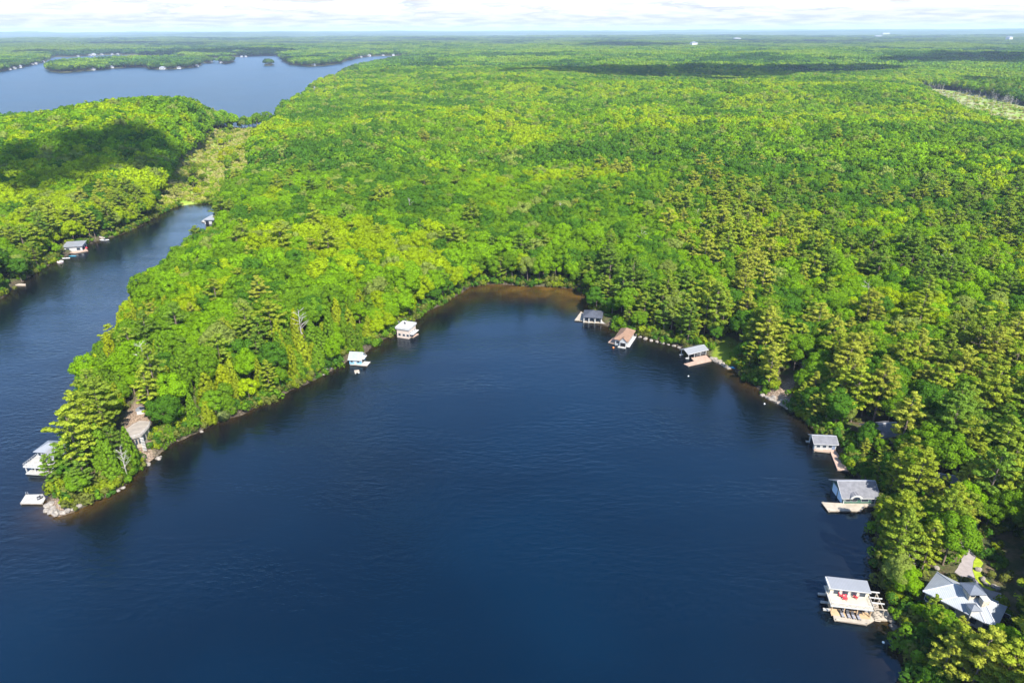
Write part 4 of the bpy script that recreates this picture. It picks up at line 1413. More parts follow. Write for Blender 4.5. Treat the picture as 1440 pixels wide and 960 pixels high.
# ================= 12: large house with metal roofs
def big_house():
    z = 5.0
    hx, hy = G(1369, 826, z + 7.5)
    o = thing('house', 'large house with silver metal hipped roofs and a dark turret cap', 'house', (hx, hy, z - 0.3), 0)
    HROOF = surf('house_metal_roof', (0.275, 0.29, 0.31), 0.14, 0.35, 0.5, 0.4, 'seams', 0.8, 0)
    wallm = surf('grey_siding', (0.34, 0.33, 0.31), 0.15, 0.8, 0.6, pattern='boards', pscale=1.2, axis=2)
    for nm, ang, L, Wd, off in (('wing', math.radians(132), 8.2, 7.6, (0.6, -0.4)), ('wing', math.radians(-46), 6.4, 7.0, (-0.4, 0.4))):
        # a wing runs from the turret outward
        c, s = math.cos(ang), math.sin(ang)
        tr = lambda V: [(off[0] + c * p[0] - s * p[1], off[1] + s * p[0] + c * p[1], p[2]) for p in V]
        m = MB(); m.box(-1.0, L, -Wd / 2, Wd / 2, -1, 3.5); m.v = tr(m.v); wl = m.build('wall', wallm, o)
        m = MB(); m.hip(-4.0, L + 0.9, -Wd / 2 - 0.9, Wd / 2 + 0.9, 3.503, 2.5, 0.2); hv = list(m.v); m.v = tr(m.v); r = m.build('roof', HROOF, o)
        m = MB()
        P8, P9 = hv[8], hv[9]
        for A, B in ((hv[5], P9), (hv[6], P9), (P8, P9), (hv[4], P8), (hv[7], P8)):
            m.tube(A, B, 0.13, n=5)
        m.v = tr(m.v); m.build('ridge_cap', RIDGE, r)
        for u in (2.0, 4.6, 7.0):
            for sd in (-1, 1):
                m = MB(); y0 = sd * (Wd / 2)
                m.box(u, u + 1.5, y0 - 0.07, y0 + 0.07, 1.0, 2.6); m.v = tr(m.v); f = m.build('window', WHITE, wl)
                m = MB(); m.box(u + .1, u + 1.4, y0 - 0.1, y0 + 0.1, 1.1, 2.5); m.v = tr(m.v); m.build('pane', GLASS, f)
        for k in range(6):
            FOOT.append((hx + off[0] + c * k * L / 5, hy + off[1] + s * k * L / 5, Wd / 2 + 1.8))
    # front gablet
    c, s = math.cos(math.radians(128)), math.sin(math.radians(128))
    # turret
    m = MB(); m.box(-1.3, 1.3, -1.3, 1.3, 3, 7.4); t = m.build('turret', STONE, o)
    for u in (-1.0, 0.1):
        f = MB(); f.box(u, u + 0.9, -1.36, -1.25, 6.3, 7.15); f.build('window', GLASS, t)
    m = MB(); m.hip(-2.0, 2.0, -2.0, 2.0, 7.403, 1.1, 0.16); m.build('turret_roof', SLATE, t)
    m = MB(); m.box(0.5, 2.0, -3.3, -1.9, 2, 7.0); ch = m.build('chimney', STONE, o)
    m = MB(); m.box(0.4, 2.1, -3.4, -1.8, 7.003, 7.2); m.build('chimney_cap', WHITE, ch)
    m = MB(); m.hip(-2.6, -0.2, -4.6, -2.2, 5.2, 0.8, 0.12); m.build('dormer_roof', SLATE, o)
    m = MB(); m.box(-2.3, -0.5, -4.3, -2.5, 3, 5.2); m.build('dormer', WHITE, o)
    d = math.hypot(hx, hy)
    for q in ((1318, 808), (1330, 806), (1345, 810), (1325, 815), (1340, 820), (1352, 826), (1360, 835), (1368, 826), (1378, 838), (1390, 846), (1402, 852), (1392, 862),
              (1384, 852), (1376, 850), (1400, 842), (1360, 845), (1356, 818)):
        KEEP.append((*q, d + 6))
    for q in ((1350, 790), (1345, 800), (1358, 785), (1340, 804), (1322, 810), (1313, 806), (1372, 768), (1362, 780), (1354, 795), (1365, 800), (1378, 815), (1395, 832), (1368, 775), (1384, 808), (1395, 825), (1376, 800), (1378, 757), (1388, 822)):
        KEEP.append((*q, d + 25))
    for q in ((1435, 800), (1425, 775), (1432, 815), (1418, 760), (1410, 840)):
        x, y, _ = GT(*q)
        FOOT.append((x, y, 4.5))

    lit([(1318, 808), (1330, 808), (1345, 812), (1352, 826), (1368, 826), (1378, 840), (1390, 850), (1402, 852), (1392, 864), (1400, 842)], 11.5)
    lit([(1372, 768), (1364, 779), (1356, 793), (1347, 800), (1380, 806), (1386, 814), (1392, 822)], 5.2)

    def strip(name, pts, mat, lab, cat, zoff, kind):
        P = np.array([G(1300 + u * 130 / 832, 740 + v * 150 / 960, 5.0) for u, v in pts])
        m = MB(); m.prism([tuple(p) for p in P], 4.8, 5.0 + zoff)
        q = m.build(name, mat); tag(q, lab, cat, kind=kind)
        for p in P: FOOT.append((p[0], p[1], 3.0))
        FOOT.append((*P.mean(0), 4))
        return q
    strip('driveway', [(470, 150), (425, 175), (375, 235), (335, 290), (300, 370), (270, 410), (360, 470), (420, 640), (560, 700), (700, 640), (690, 600), (600, 578), (520, 545), (455, 470), (430, 390), (440, 310), (470, 260)],
          ASPH, 'curving grey driveway beside the metal roofed house', 'driveway', 0.06, 'structure')
    GR = surf('lawn_grass', (0.22, 0.28, 0.02), 0.3, 1.5, 0.95, 0.05)
    strip('grass', [(500, 108), (430, 140), (350, 200), (300, 260), (330, 285), (372, 230), (425, 170), (500, 130)], GR, 'bright grass verge on the lake side of the driveway', 'grass', 0.03, 'stuff')
    strip('grass', [(475, 265), (443, 312), (433, 390), (458, 468), (522, 542), (600, 575), (680, 565), (600, 520), (520, 440), (500, 380), (530, 330)], GR, 'bright curved grass bed with boulders beside the driveway', 'grass', 0.03, 'stuff')
    for i, (u, v) in enumerate(((485, 385), (520, 470), (555, 515), (625, 540), (660, 555), (335, 170), (110, 370), (425, 130))):
        x, y = G(1300 + u * 130 / 832, 740 + v * 150 / 960, 5.3)
        b = MB().blob((0, 0, 0.3), (0.8 + 0.15 * (i % 3), 0.6, 0.55), 40 + i, 0.35).build('garden_boulder', ROCKL)
        b.location = (x, y, 5.0); b.rotation_euler.z = i
        tag(b, ('pale boulder at the top of the curved grass bed', 'pale boulder halfway down the curved grass bed', 'flat pale boulder low in the curved grass bed', 'pale boulder near the low end of the grass bed',
                'boulder at the last tip of the grass bed by the drive', 'pale boulder on the verge across the driveway', 'pale boulder at the far corner of the metal roof', 'boulder at the head of the grass verge')[i],
            'boulder', 'boulders beside the driveway')
        b['category'] = 'boulder'


big_house()


# ================= cottages half hidden in the trees
def hidden_cottage(px, py, w, d, yaw, roofm, lab, pts, wallm=None):
    x, y, z = GT(px, py, 5.5)
    z -= 5.5
    o = thing('cottage', lab, 'cottage', (x - w / 2, y - d / 2, z - 0.4), yaw)
    wm = wallm or SAND
    walls_gx(o, w, d, -1.0, 4.0, 2.0, wm)
    gable_x(o, w, d, 4.0, 2.0, 0.6, roofm, 0.6)
    for u in (0.8, w / 2 - 0.6, w - 2.0):
        win(o, 'F', w, d, u, 1.2, 1.3, 1.3)
    foot(o, w, d, 0.5)
    dd = math.hypot(x, y)
    for q in pts: KEEP.append((*q, dd + 3))


hidden_cottage(1247, 598, 9, 8, 0.2, SHG, 'grey roofed cottage half hidden by pines above the white boathouse', [(1245, 586), (1250, 600)])
hidden_cottage(1322, 664, 8, 7, -0.3, SHG, 'grey roofed cottage deep in the pines above the green boathouse', [(1318, 656), (1326, 660), (1322, 662)])
hidden_cottage(1152, 508, 7, 6, 0.3, METALW, 'pale roofed cabin among pines above the rocky clearing', [])


# ================= the channel on the far side of the peninsula
def channel_things():
    a, yaw, w = frame2((91, 354), (119, 353), 0.6)
    yaw += 0.12
    w *= 0.86; d = 9.0; h = 3.6
    o = thing('boathouse', 'white boathouse with pale blue-grey flat roof on the channel shore', 'boathouse', (a[0], a[1], 0), yaw)
    m = MB(); m.box(0, w, 0, d, 0.15, h); m.build('wall', WHITEB, o)
    m = MB(); m.xprism([(-0.8, h), (d + 0.6, h + 0.9), (d + 0.6, h + 1.15), (-0.8, h + 0.25)], -0.7, w + 0.7); m.build('roof', METALW, o)
    for u in (1.0, w - 3.2): win(o, 'F', w, d, u, 1.0, 2.2, 1.8)
    slip(o, 'R', w, d, 1.5, 3, 2.6); win(o, 'R', w, d, 5.5, 1.0, 2.0, 1.8)
    foot(o, w, d); keep([(94, 345), (105, 343), (116, 345), (98, 351), (112, 351), (118, 350)], 3)
    dock([(87, 354), (105, 356), (124, 352.5), (119, 347.5), (92, 349)], 'reddish dock around the white channel boathouse', DECKR, 0.5)
    x, y = G(122, 349, 0.8)
    adirondack(x, y, 0.5, 1.2, 'red chair on the reddish channel dock', None)
    x, y = G(102, 360.5, 0.1)
    canoe(x, y, 0.02, 0.12, 4.6, 1.1, BOATC, 'kayak', 'turquoise kayak floating off the white channel boathouse', 'kayak')
    x, y = G(91, 363, 0.1)
    o = thing('paddle_board', 'long white paddle board beside the turquoise kayak', 'paddle board', (x, y, 0.05), 0.16)
    m = MB(); P = [(3.2 * math.cos(t) * (1 if True else 0), 0.48 * math.sin(t)) for t in np.linspace(0, 2 * PI, 20, endpoint=False)]
    m.prism(P, 0, 0.14); m.build('board', BOATW, o)
    m = MB(); m.box(-0.6, 0.9, -0.28, 0.28, 0.143, 0.16); m.build('deck_pad', GREYF, o)
    x, y = G(84.5, 368, 0.2)
    o = thing('swim_raft', 'round pale pink raft floating at the end of the paddle board', 'raft', (x, y, 0))
    m = MB()
    for i in range(14):
        t0, t1 = 2 * PI * i / 14, 2 * PI * (i + 1) / 14
        m.tube((1.5 * math.cos(t0), 1.5 * math.sin(t0), 0.25), (1.5 * math.cos(t1), 1.5 * math.sin(t1), 0.25), 0.4, n=8)
    m.build('tube', PINK, o, True)
    m = MB(); m.prism([(1.3 * math.cos(t), 1.3 * math.sin(t)) for t in np.linspace(0, 2 * PI, 14, endpoint=False)], 0.1, 0.25); m.build('floor', PINK, o)
    x, y = G(147, 338, 0.3)
    o = canoe(x, y, 0.1, 0.05, 6.4, 2.4, BOATW, 'motorboat', 'small white motorboat moored off the channel rock', 'boat')
    o.scale = (1, 1, 1.8)
    m = MB(); m.xprism([(-0.8, 0.4), (0.8, 0.4), (0.7, 0.75), (-0.7, 0.75)], -0.2, 0.8); m.build('windscreen', GLASS, o)
    x, y = G(134, 335.5, 0.3)
    b = MB().blob((0, 0, 0.3), (6.0, 2.6, 1.7), 77, 0.3, 3).build('shore_boulder', ROCKL, None); b.location = (x, y, -0.2)
    tag(b, 'large pale rock slab on the channel shore behind the motorboat', 'boulder'); keep([(128, 335), (134, 333), (141, 335), (148, 338)], 1)
    dock([(12, 400.5), (36, 401.5), (36, 399), (13, 398)], 'narrow tan dock sticking out into the channel', DECK, 0.5); keep([(20, 400), (30, 400)], 1)
    # far end of the channel
    a, yaw, w = frame2((288, 314.5), (304, 315), 0.6)
    d = 9.0; h = 3.4
    o = thing('boathouse', 'white boathouse with pale hipped roof at the marshy channel end', 'boathouse', (a[0], a[1], 0), yaw + 0.1)
    m = MB(); m.box(0, w, 0, d, 0.15, h); m.build('wall', WHITEB, o)
    m = MB(); m.hip(-0.8, w + 0.8, -0.8, d + 0.8, h, 2.6); m.build('roof', METALW, o)
    for u in (0.8, w - 3.4): slip(o, 'F', w, d, u, 2.4, 2.5)
    win(o, 'L', w, d, 2, 1.2, 1.4, 1.2); win(o, 'L', w, d, 5.5, 1.2, 1.4, 1.2)
    foot(o, w, d); keep([(286, 310), (292, 305), (298, 302), (303, 308), (296, 313)], 3)
    dock([(283, 311.5), (290, 313.5), (293, 309), (288, 307.5)], 'small pale dock beside the far channel boathouse', DECKG, 0.5)
    for (u, v, lab) in ((1075, 568, 'small white buoy off the rocky clearing'), (1242, 903, 'small white buoy near the roof deck boathouse'), (199, 316, 'tiny white buoy by the shaded channel shore'),
                        (968, 529, 'small white buoy off the open posted boathouse')):
        x, y = G(u, v)
        t = thing('mooring_buoy', lab, 'buoy', (x, y, 0), 0, 'white mooring buoys')
        MB().blob((0, 0, 0.13), (0.29, 0.29, 0.29), 5, 0.02).build('float_body', BOATW, t, True)
        m = MB(); m.tube((0, 0, 0.45), (0, 0, 0.68), 0.05); m.build('eyelet', DARK, t)


channel_things()

# blue canoe and stone wall by the lawn
x, y = G(1033.5, 517, 0.4)
canoe(x, y, 0.15, -0.35, 5.2, 1.5, BOATB, 'rowing_boat', 'blue rowing boat pulled in by the small lawn', 'boat')
keep([(1032, 516), (1036, 518)], 1); KEEP.extend([(1010, 500, 330), (1018, 492, 330), (1024, 503, 330), (1005, 505, 330), (1022, 484, 340)])
KEEP.extend([(1100, 553, 300), (1110, 548, 300), (1092, 556, 300), (1112, 558, 300)])
KEEP.extend([(85, 712, 210), (75, 716, 210)])
lit([(1100, 553), (1094, 560)], 1.5); lit([(1010, 500)], 2.0)
for q in ((322, 168), (335, 172), (350, 174), (368, 172), (380, 166), (388, 158), (396, 152), (410, 144), (424, 137), (436, 130), (440, 122), (456, 116), (472, 111), (484, 104)):
    KEEP.append((*q, 3000))


def boulders(pts, group, labs, size, mat, seed):
    rs = np.random.default_rng(seed)
    for i, (u, v) in enumerate(pts):
        x, y = G(u, v, 0.5)
        k = size * rs.uniform(0.7, 1.35)
        b = MB().blob((0, 0, 0.25 * k), (k, 0.75 * k, 0.6 * k), seed + i, 0.45).build('shore_boulder', mat)
        b.location = (x, y, max(h1(x, y), -0.1) - 0.1); b.rotation_euler.z = rs.uniform(0, 6)
        tag(b, labs, 'boulder', group)


boulders([(1001, 503), (1005, 505.5), (1009, 507), (1013, 509.5), (1017, 511.5), (1021, 514), (1025, 516.5), (1006, 503), (1012, 506.5), (1019, 510.5)],
         'boulders of the low wall below the small lawn', 'pinkish grey boulder in the low shore wall below the small lawn', 1.0, ROCKL, 100)
boulders([(1072, 554), (1078, 557), (1084, 559.5), (1090, 562), (1095, 565), (1100, 567.5), (1105, 570), (1110, 572.5), (1115, 575), (1088, 559), (1098, 563.5), (1107, 567)],
         'rocks below the bare clearing', 'pale granite rock along the water below the bare rocky clearing', 1.1, ROCKL, 130)
boulders([(66, 716), (72, 719), (79, 722), (87, 721), (95, 718), (103, 715.5), (76, 716), (90, 714), (70, 710), (110, 712)],
         'rocks at the peninsula tip', 'pale granite rock at the very tip of the peninsula beside the square dock', 1.2, ROCKL, 160)
boulders([(900, 472.5), (908, 475), (916, 477.5), (924, 479.5), (932, 481), (940, 483), (948, 485), (955, 487)],
         'stones edging the path near the brown roofed boathouse', 'tan edging stone along the shore path beside the brown roofed boathouse', 0.9, ROCKL, 190)
boulders([(458, 521), (464, 518.5), (455, 525), (449, 527)], 'rocks on the little pink beach', 'pinkish rock on the small beach beyond the blue boathouse', 1.1, ROCKL, 210)
boulders([(1254, 870), (1258, 880), (1264, 893), (1269, 905)], 'rocks under the pines by the roof deck dock', 'grey rock at the bank below the pines by the roof deck dock', 1.0, ROCK, 220)
boulders([(225, 640), (222, 643), (283, 605), (208, 651), (166, 688), (172, 684)], 'rocks along the peninsula bank', 'pale rock at the waterline of the peninsula below the sand coloured cottage', 0.8, ROCKL, 230)


# ================= cottages around the upper lake and far buildings
def far_cottage(px, py, w, d, yaw, lab, roofm, wallm=WHITE, h=6.0, dz=0.0, group='white cottages around the upper lake', name='cottage'):
    x, y, z = GT(px, py)
    o = thing(name, lab, name, (x, y, max(z, 0) + dz - 0.3), yaw, group)
    m = MB(); m.box(-w / 2, w / 2, -d / 2, d / 2, -2, h); m.build('wall', wallm, o)
    m = MB(); m.hip(-w / 2 - 0.8, w / 2 + 0.8, -d / 2 - 0.8, d / 2 + 0.8, h, d * 0.3); m.build('roof', roofm, o)
    for u in (-w * 0.3, 0, w * 0.3):
        f = MB(); f.box(u - w * 0.08, u + w * 0.08, -d / 2 - 0.1, -d / 2 + 0.05, 1.2, 3.6); f.build('window', GLASS, o)
    FOOT.append((x, y, max(w, d) * 0.6 + 4))
    for i in (-1, 0, 1):
        KEEP.append((px + i * w * 0.2 * 960 / math.hypot(x, y), py - 3.0 * 960 / math.hypot(x, y), math.hypot(x, y)))


far_cottage(442.5, 127.3, 13, 9, 0.5, 'white cottage on the near point of the upper lake', METALW, h=5.5, group=None)
FC = [(14, 98.2, 'white cottage by the shore at the western edge of the upper lake', 18), (20.5, 97.2, 'bright white cottage beside the westernmost cottages', 22), (28, 95, 'broad white cottage on the west shore of the upper lake', 26),
      (46, 91.5, 'small white cottage on the west shore near the inlet', 20), (51, 90.3, 'pale cottage on the west shore close to the inlet mouth', 18), (61, 88, 'white cottage at the mouth of the far inlet', 20),
      (110, 79.6, 'tiny white cottage on the far inlet shore', 24), (127, 78.4, 'white cottage west of the tall white one on the far inlet', 28), (132, 77.6, 'long white cottage on the far inlet shore', 40),
      (143, 77.2, 'tall white cottage on the far inlet shore', 30), (158, 77.5, 'small white cottage past the tall one on the far inlet', 24), (166, 77.2, 'white cottage at the eastern end of the far inlet', 24),
      (131, 98.6, 'white boathouse cottage on the long island shore', 26), (157, 95.6, 'white cottage at the middle of the long island', 24), (229, 97.6, 'wide white cottage on the rounded end of the long island', 36),
      (252, 96.6, 'pinkish white cottage on the rounded end of the long island', 26), (277, 94.2, 'white cottage at the eastern tip of the long island', 24), (297, 88.5, 'small white cottage at the islet neck', 20),
      (311, 88.6, 'white cottage on the small dark islet', 18), (340, 80.8, 'white cottage below the dark forest on the far shore', 26), (346, 80.8, 'second white cottage below the dark far forest', 20),
      (387, 79.8, 'pale cottage in the notch of the far shore', 26), (441, 92.2, 'white cottage on the low point across the lake', 22), (497, 82, 'white cottage on the north shore of the narrow arm', 24),
      (505, 79.6, 'tall pinkish white cottage above the narrow arm', 30), (508, 81, 'white cottage beside the tall one on the narrow arm', 22), (519, 79.2, 'long white cottage on the narrow arm', 34),
      (539, 78.4, 'small white cottage on the narrow arm shore', 24), (553, 78.2, 'white cottage near the end of the narrow arm', 24), (574, 80.2, 'white cottage at the very end of the narrow arm', 24)]
for i, (u, v, lab, w) in enumerate(FC):
    far_cottage(u, v, w * 0.56, w * 0.36, (i * 0.37) % 0.8 - 0.4, lab, METALW if i % 3 else SHG, h=4 + (i % 3) * 1.2)
for u, v, w, hh, lab in ((1245, 49.5, 130, 18, 'long white building far off near the horizon'), (1418, 58.6, 34, 26, 'small white block standing in the far forest'),
                         (975, 66.5, 40, 16, 'white building in the shaded far forest'), (1036, 57.5, 70, 12, 'low white building far beyond the shaded forest'), (1235, 53.5, 90, 12, 'pale low building just below the long far one')):
    x, y, z = GT(u, v)
    o = thing('building', lab, 'building', (x, y, z + 14), 0.1)
    m = MB(); m.box(-w / 2, w / 2, -25, 25, -30, hh); m.build('wall', WHITE, o)
    m = MB(); m.hip(-w / 2 - 2, w / 2 + 2, -27, 27, hh, 6, 1.0); m.build('roof', METALW, o)
    FOOT.append((x, y, w * 0.5 + 10))


# ------------------------------------------------------------------ the forest
PINE_Q = [pine(s, 54, 0.42, H, t) for s, H, t in ((1, 22, 10), (2, 20, 9), (3, 24, 10), (4, 18, 8), (5, 22, 9))]
PINE_M = [pine(s + 20, 11, 1.0, H, t, 1.05) for s, H, t in ((1, 21, 8), (2, 20, 7), (3, 22, 8))]
PINE_L = [pine(s + 40, 4, 1.9, H, t, 1.15) for s, H, t in ((1, 24, 7), (2, 21, 6))]
BROAD_Q = [(*broadleaf(s, 38, 175, 0.46), broad_trunk(s)) for s in range(1, 7)]
BROAD_M = [(*broadleaf(s + 20, 26, 42, 1.0), broad_trunk(s)) for s in range(1, 6)]
BROAD_L = [(*broadleaf(s + 40, 16, 17, 1.9), None) for s in range(1, 5)]
CEDAR_Q = [cedar(s, 78, 76, 0.38, H, R) for s, H, R in ((1, 15, 3.2), (2, 13, 3.5), (3, 17, 3.0), (4, 14, 3.6))]
CEDAR_M = [cedar(s + 20, 46, 20, 0.9, H, R) for s, H, R in ((1, 15, 3.1), (2, 13, 3.4))]


def crowns(lst, nm, mat):
    return [foliage_mesh(nm, P, N, mat) for P, N, t in lst]


def wholes(lst, nm, mat):
    return [foliage_mesh(nm, P, N, mat, t) for P, N, t in lst]


def trunk_meshes(lst, nm):
    r = []
    for P, N, t in lst:
        me = bpy.data.meshes.new(nm); me.from_pydata(t.v, [], t.f); me.update(); me.materials.append(BARK); r.append(me)
    return r


DEAD = [dead_mesh(s, H) for s, H in ((1, 17), (2, 14), (3, 19))]
DEADM = []
for t in DEAD:
    me = bpy.data.meshes.new('bare_tree'); me.from_pydata(t.v, [], t.f); me.update(); me.materials.append(GREYWOOD); DEADM.append(me)

# --- where trees can stand
def candidates(r0, r1, sp, amax):
    out = []
    n = int(2 * r1 * math.sin(amax) / sp) + 2
    gx = (np.arange(n) - n / 2) * sp
    gy = np.arange(r0 * math.cos(amax) * 0.8, r1, sp * 0.87)
    X, Y = np.meshgrid(gx, gy)
    X = X + (np.arange(len(gy)) % 2)[:, None] * sp / 2
    X = X + rng.uniform(-0.40, 0.40, X.shape) * sp; Y = Y + rng.uniform(-0.40, 0.40, X.shape) * sp
    R = np.hypot(X, Y); A = np.abs(np.arctan2(X, Y))
    k = (R >= r0) & (R < r1) & (A < amax) & (Y > 20)
    return X[k], Y[k]


AM = math.radians(43)
NEAR_R, MID_R, FAR_R = 620.0, 2300.0, 13000.0
tx, ty = candidates(60, NEAR_R, 5.9, math.radians(56))
mx, my = candidates(NEAR_R, MID_R, 7.0, AM)
ux, uy = candidates(60, NEAR_R, 10.5, math.radians(56))          # young trees filling the gaps
tier = np.concatenate([np.zeros(len(tx), int), np.ones(len(mx), int), np.zeros(len(ux), int)])
young = np.concatenate([np.zeros(len(tx) + len(mx), bool), np.ones(len(ux), bool)])
X = np.concatenate([tx, mx, ux]); Y = np.concatenate([ty, my, uy])
s = shore(X, Y)
k = s > 0.3
X, Y, s, tier, young = X[k], Y[k], s[k], tier[k], young[k]
m1 = sd1(MARSH_1, X, Y); m2 = sd1(MARSH_2, X, Y)
u = rng.random(len(X))
k = (m2 > 4) & ((m1 > 0) | (u < 0.07 * sstep(-60, -4, m1) + 0.03))
for P in CLEAR_ROCK + CLEAR_LAWN:
    near = (np.abs(X - P[:, 0].mean()) < 120) & (np.abs(Y - P[:, 1].mean()) < 120)
    dd = np.full(X.shape, 99.0); dd[near] = sd1(P, X[near], Y[near])
    k &= dd > 1.0
for P in CLEAR_HOME:
    near = (np.abs(X - P[:, 0].mean()) < 120) & (np.abs(Y - P[:, 1].mean()) < 120)
    dd = np.full(X.shape, 99.0); dd[near] = sd1(P, X[near], Y[near])
    k &= (dd > 0) | (u < 0.6)
X, Y, s, tier, m1, young = X[k], Y[k], s[k], tier[k], m1[k], young[k]
FT = np.array(FOOT)
k = np.ones(len(X), bool)
nearF = FT[np.hypot(FT[:, 0], FT[:, 1]) < 5000]
for fx, fy, fr in nearF:
    k &= (X - fx) ** 2 + (Y - fy) ** 2 > fr * fr
X, Y, s, tier, m1, young = X[k], Y[k], s[k], tier[k], m1[k], young[k]
Z = height(X, Y, s)
n = len(X)
PXc, PYc, DEP = PXY(X, Y, Z)

# --- species
rnd = rng.random(n)
clump = fbm(X / 55, Y / 55, 41, 3)
pp = 0.025 + 0.06 * sstep(0.5, 0.7, clump)
east = sstep(820, 1000, PXc) * sstep(235, 330, PYc) * (PXc > 800)
pp = np.maximum(pp, east * (0.07 + 0.26 * sstep(0.40, 0.65, clump)))
pp = np.maximum(pp, sstep(1020, 1180, PXc) * sstep(400, 560, PYc) * (0.42 + 0.30 * sstep(0.35, 0.6, clump)))
pp = np.maximum(pp, (PXc > 820) * sstep(26, 6, s) * (PYc > 395) * 0.7)
pp = np.maximum(pp, (PXc < 235) * sstep(545, 610, PYc) * 0.62)
pp = np.maximum(pp, (PXc < 220) * (PYc < 420) * (PYc > 300) * sstep(40, 8, s) * 0.45)
cc = np.zeros(n)
pen = (PXc > 120) & (PXc < 640) & (PYc > 420)
cc = np.where(pen, sstep(46, 12, s) * (0.70 * sstep(640, 470, PXc) + 0.1), 0)
cc = np.where((PXc < 330) & (PYc > 440), np.maximum(cc, 0.16), cc)
kind = np.where(rnd < pp, 1, np.where(rnd < pp + cc, 2, 0))      # 0 broadleaf, 1 pine, 2 cedar
bare = (rng.random(n) < np.where(DEP < 1200, 0.005, 0.002))
kind = np.where(bare, 3, kind)
kind = np.where((m1 < 0) & (kind != 3), np.where(rng.random(n) < 0.2, 3, 0), kind)

size = rng.uniform(0.70, 1.24, n) * (0.92 + 0.3 * (fbm(X / 70, Y / 70, 51, 2) - 0.4))
size = np.where(s < 7, size * 0.80, size)
kind = np.where(young & (kind != 3), np.where(rng.random(n) < 0.15, 1, 0), kind)
size = np.where(young, rng.uniform(0.42, 0.66, n), size)
size = np.where(m1 < 0, size * 0.5, size)
size = np.where((kind == 1) & (tier == 1), size * 0.82, size)
size = np.where((kind == 0) & (east > 0.5), size * 0.93, size)
hgt = np.where(kind == 1, 21.5, np.where(kind == 2, 15.0, 17.0)) * size
crad = np.where(kind == 1, 5.2, np.where(kind == 2, 3.0, 5.2)) * size

# --- keep the sight lines to what the photo shows, and the sun on roofs, docks and drives:
#     a tree in the way is first taken young, and left out if that is not enough
DH = np.hypot(X, Y)


def in_the_way():
    bad = np.zeros(n, bool)
    for lx, ly, lz in LIT:
        i = np.nonzero((X - lx) ** 2 + (Y - ly) ** 2 < 45 ** 2)[0]
        A = np.stack([X[i] - lx, Y[i] - ly, Z[i] + hgt[i] * 0.62 - lz], -1)
        t = np.maximum(A @ SUN_DIR, 0)
        q = A - t[:, None] * SUN_DIR
        q[:, 2] *= crad[i] / (hgt[i] * 0.40)
        bad[i[np.linalg.norm(q, axis=1) < crad[i] * 0.92]] = True
    PXt, PYt, _ = PXY(X, Y, Z + hgt)
    PXb, PYb, _ = PXY(X, Y, Z + hgt * np.where(kind == 2, 0.1, 0.32))
    rp = crad * FPX / np.maximum(DEP, 1) * 0.92
    for kx, ky, kd in KEEP:
        c = (DH < kd + 1) & (np.abs(PXc - kx) < 140)
        if not c.any(): continue
        i = np.nonzero(c)[0]
        ax, ay, bx, by = PXb[i], PYb[i], PXt[i], PYt[i]
        vx, vy = bx - ax, by - ay
        t = np.clip(((kx - ax) * vx + (ky - ay) * vy) / (vx * vx + vy * vy + 1e-6), 0, 1)
        dist = np.hypot(kx - ax - t * vx, ky - ay - t * vy)
        w = np.where(kind[i] == 1, 1.05 - 0.6 * t, np.where(kind[i] == 2, 1.0 - 0.75 * t, 0.95))
        bad[i[dist < rp[i] * w]] = True
    return bad


for shrink in (0.62, 0.6):
    bad = in_the_way()
    for arr in (size, hgt, crad):
        arr[bad] *= shrink
dead_ = in_the_way()
k = ~dead_
X, Y, Z, s, tier, kind, size, hgt, crad, clump, DEP, PXc, PYc, m1, east = [a[k] for a in (X, Y, Z, s, tier, kind, size, hgt, crad, clump, DEP, PXc, PYc, m1, east)]
n = len(X)

# --- leaf colours
TONES = {0: [('mid green', (0.115, 0.215, 0.010)), ('bright green', (0.150, 0.275, 0.007)), ('yellow-green', (0.235, 0.320, 0.006)), ('dark green', (0.062, 0.148, 0.012)), ('pale olive', (0.190, 0.245, 0.045))],
         1: [('olive green', (0.175, 0.240, 0.024)), ('yellowish', (0.230, 0.285, 0.024)), ('deep green', (0.120, 0.200, 0.022)), ('golden olive', (0.265, 0.290, 0.034))],
         2: [('yellow-green', (0.255, 0.300, 0.010)), ('bright olive', (0.215, 0.265, 0.014)), ('mid green', (0.115, 0.205, 0.013))],
         3: [('grey', (0.3, 0.28, 0.25))]}
patch = fbm(X / 95, Y / 95, 61, 3)
fine = rng.random(n)
tone = np.zeros(n, int)
b = kind == 0
pv = patch + (fine - 0.5) * 0.28
tone[b] = np.select([pv[b] < 0.34, pv[b] < 0.50, pv[b] < 0.635], [3, 0, 1], 2)
tone[b & (rng.random(n) < 0.07)] = 4
tone[b & (rng.random(n) < 0.12)] = 3
pv = fbm(X / 60, Y / 60, 71, 2) + (fine - 0.5) * 0.6
p_ = kind == 1
tone[p_] = np.select([pv[p_] < 0.30, pv[p_] < 0.50, pv[p_] < 0.70], [2, 0, 1], 3)
c_ = kind == 2
tone[c_] = np.select([pv[c_] < 0.40, pv[c_] < 0.6], [2, 1], 0)
lc = np.zeros((n, 3))
for kd in TONES:
    for ti, (_, c) in enumerate(TONES[kd]):
        lc[(kind == kd) & (tone == ti)] = c
lc *= rng.uniform(0.86, 1.14, (n, 1))
lc[m1 < 0] = lc[m1 < 0] * [1.3, 1.1, 1.2]
rz = rng.uniform(0, 2 * PI, n)
wid = rng.uniform(0.9, 1.14, n)

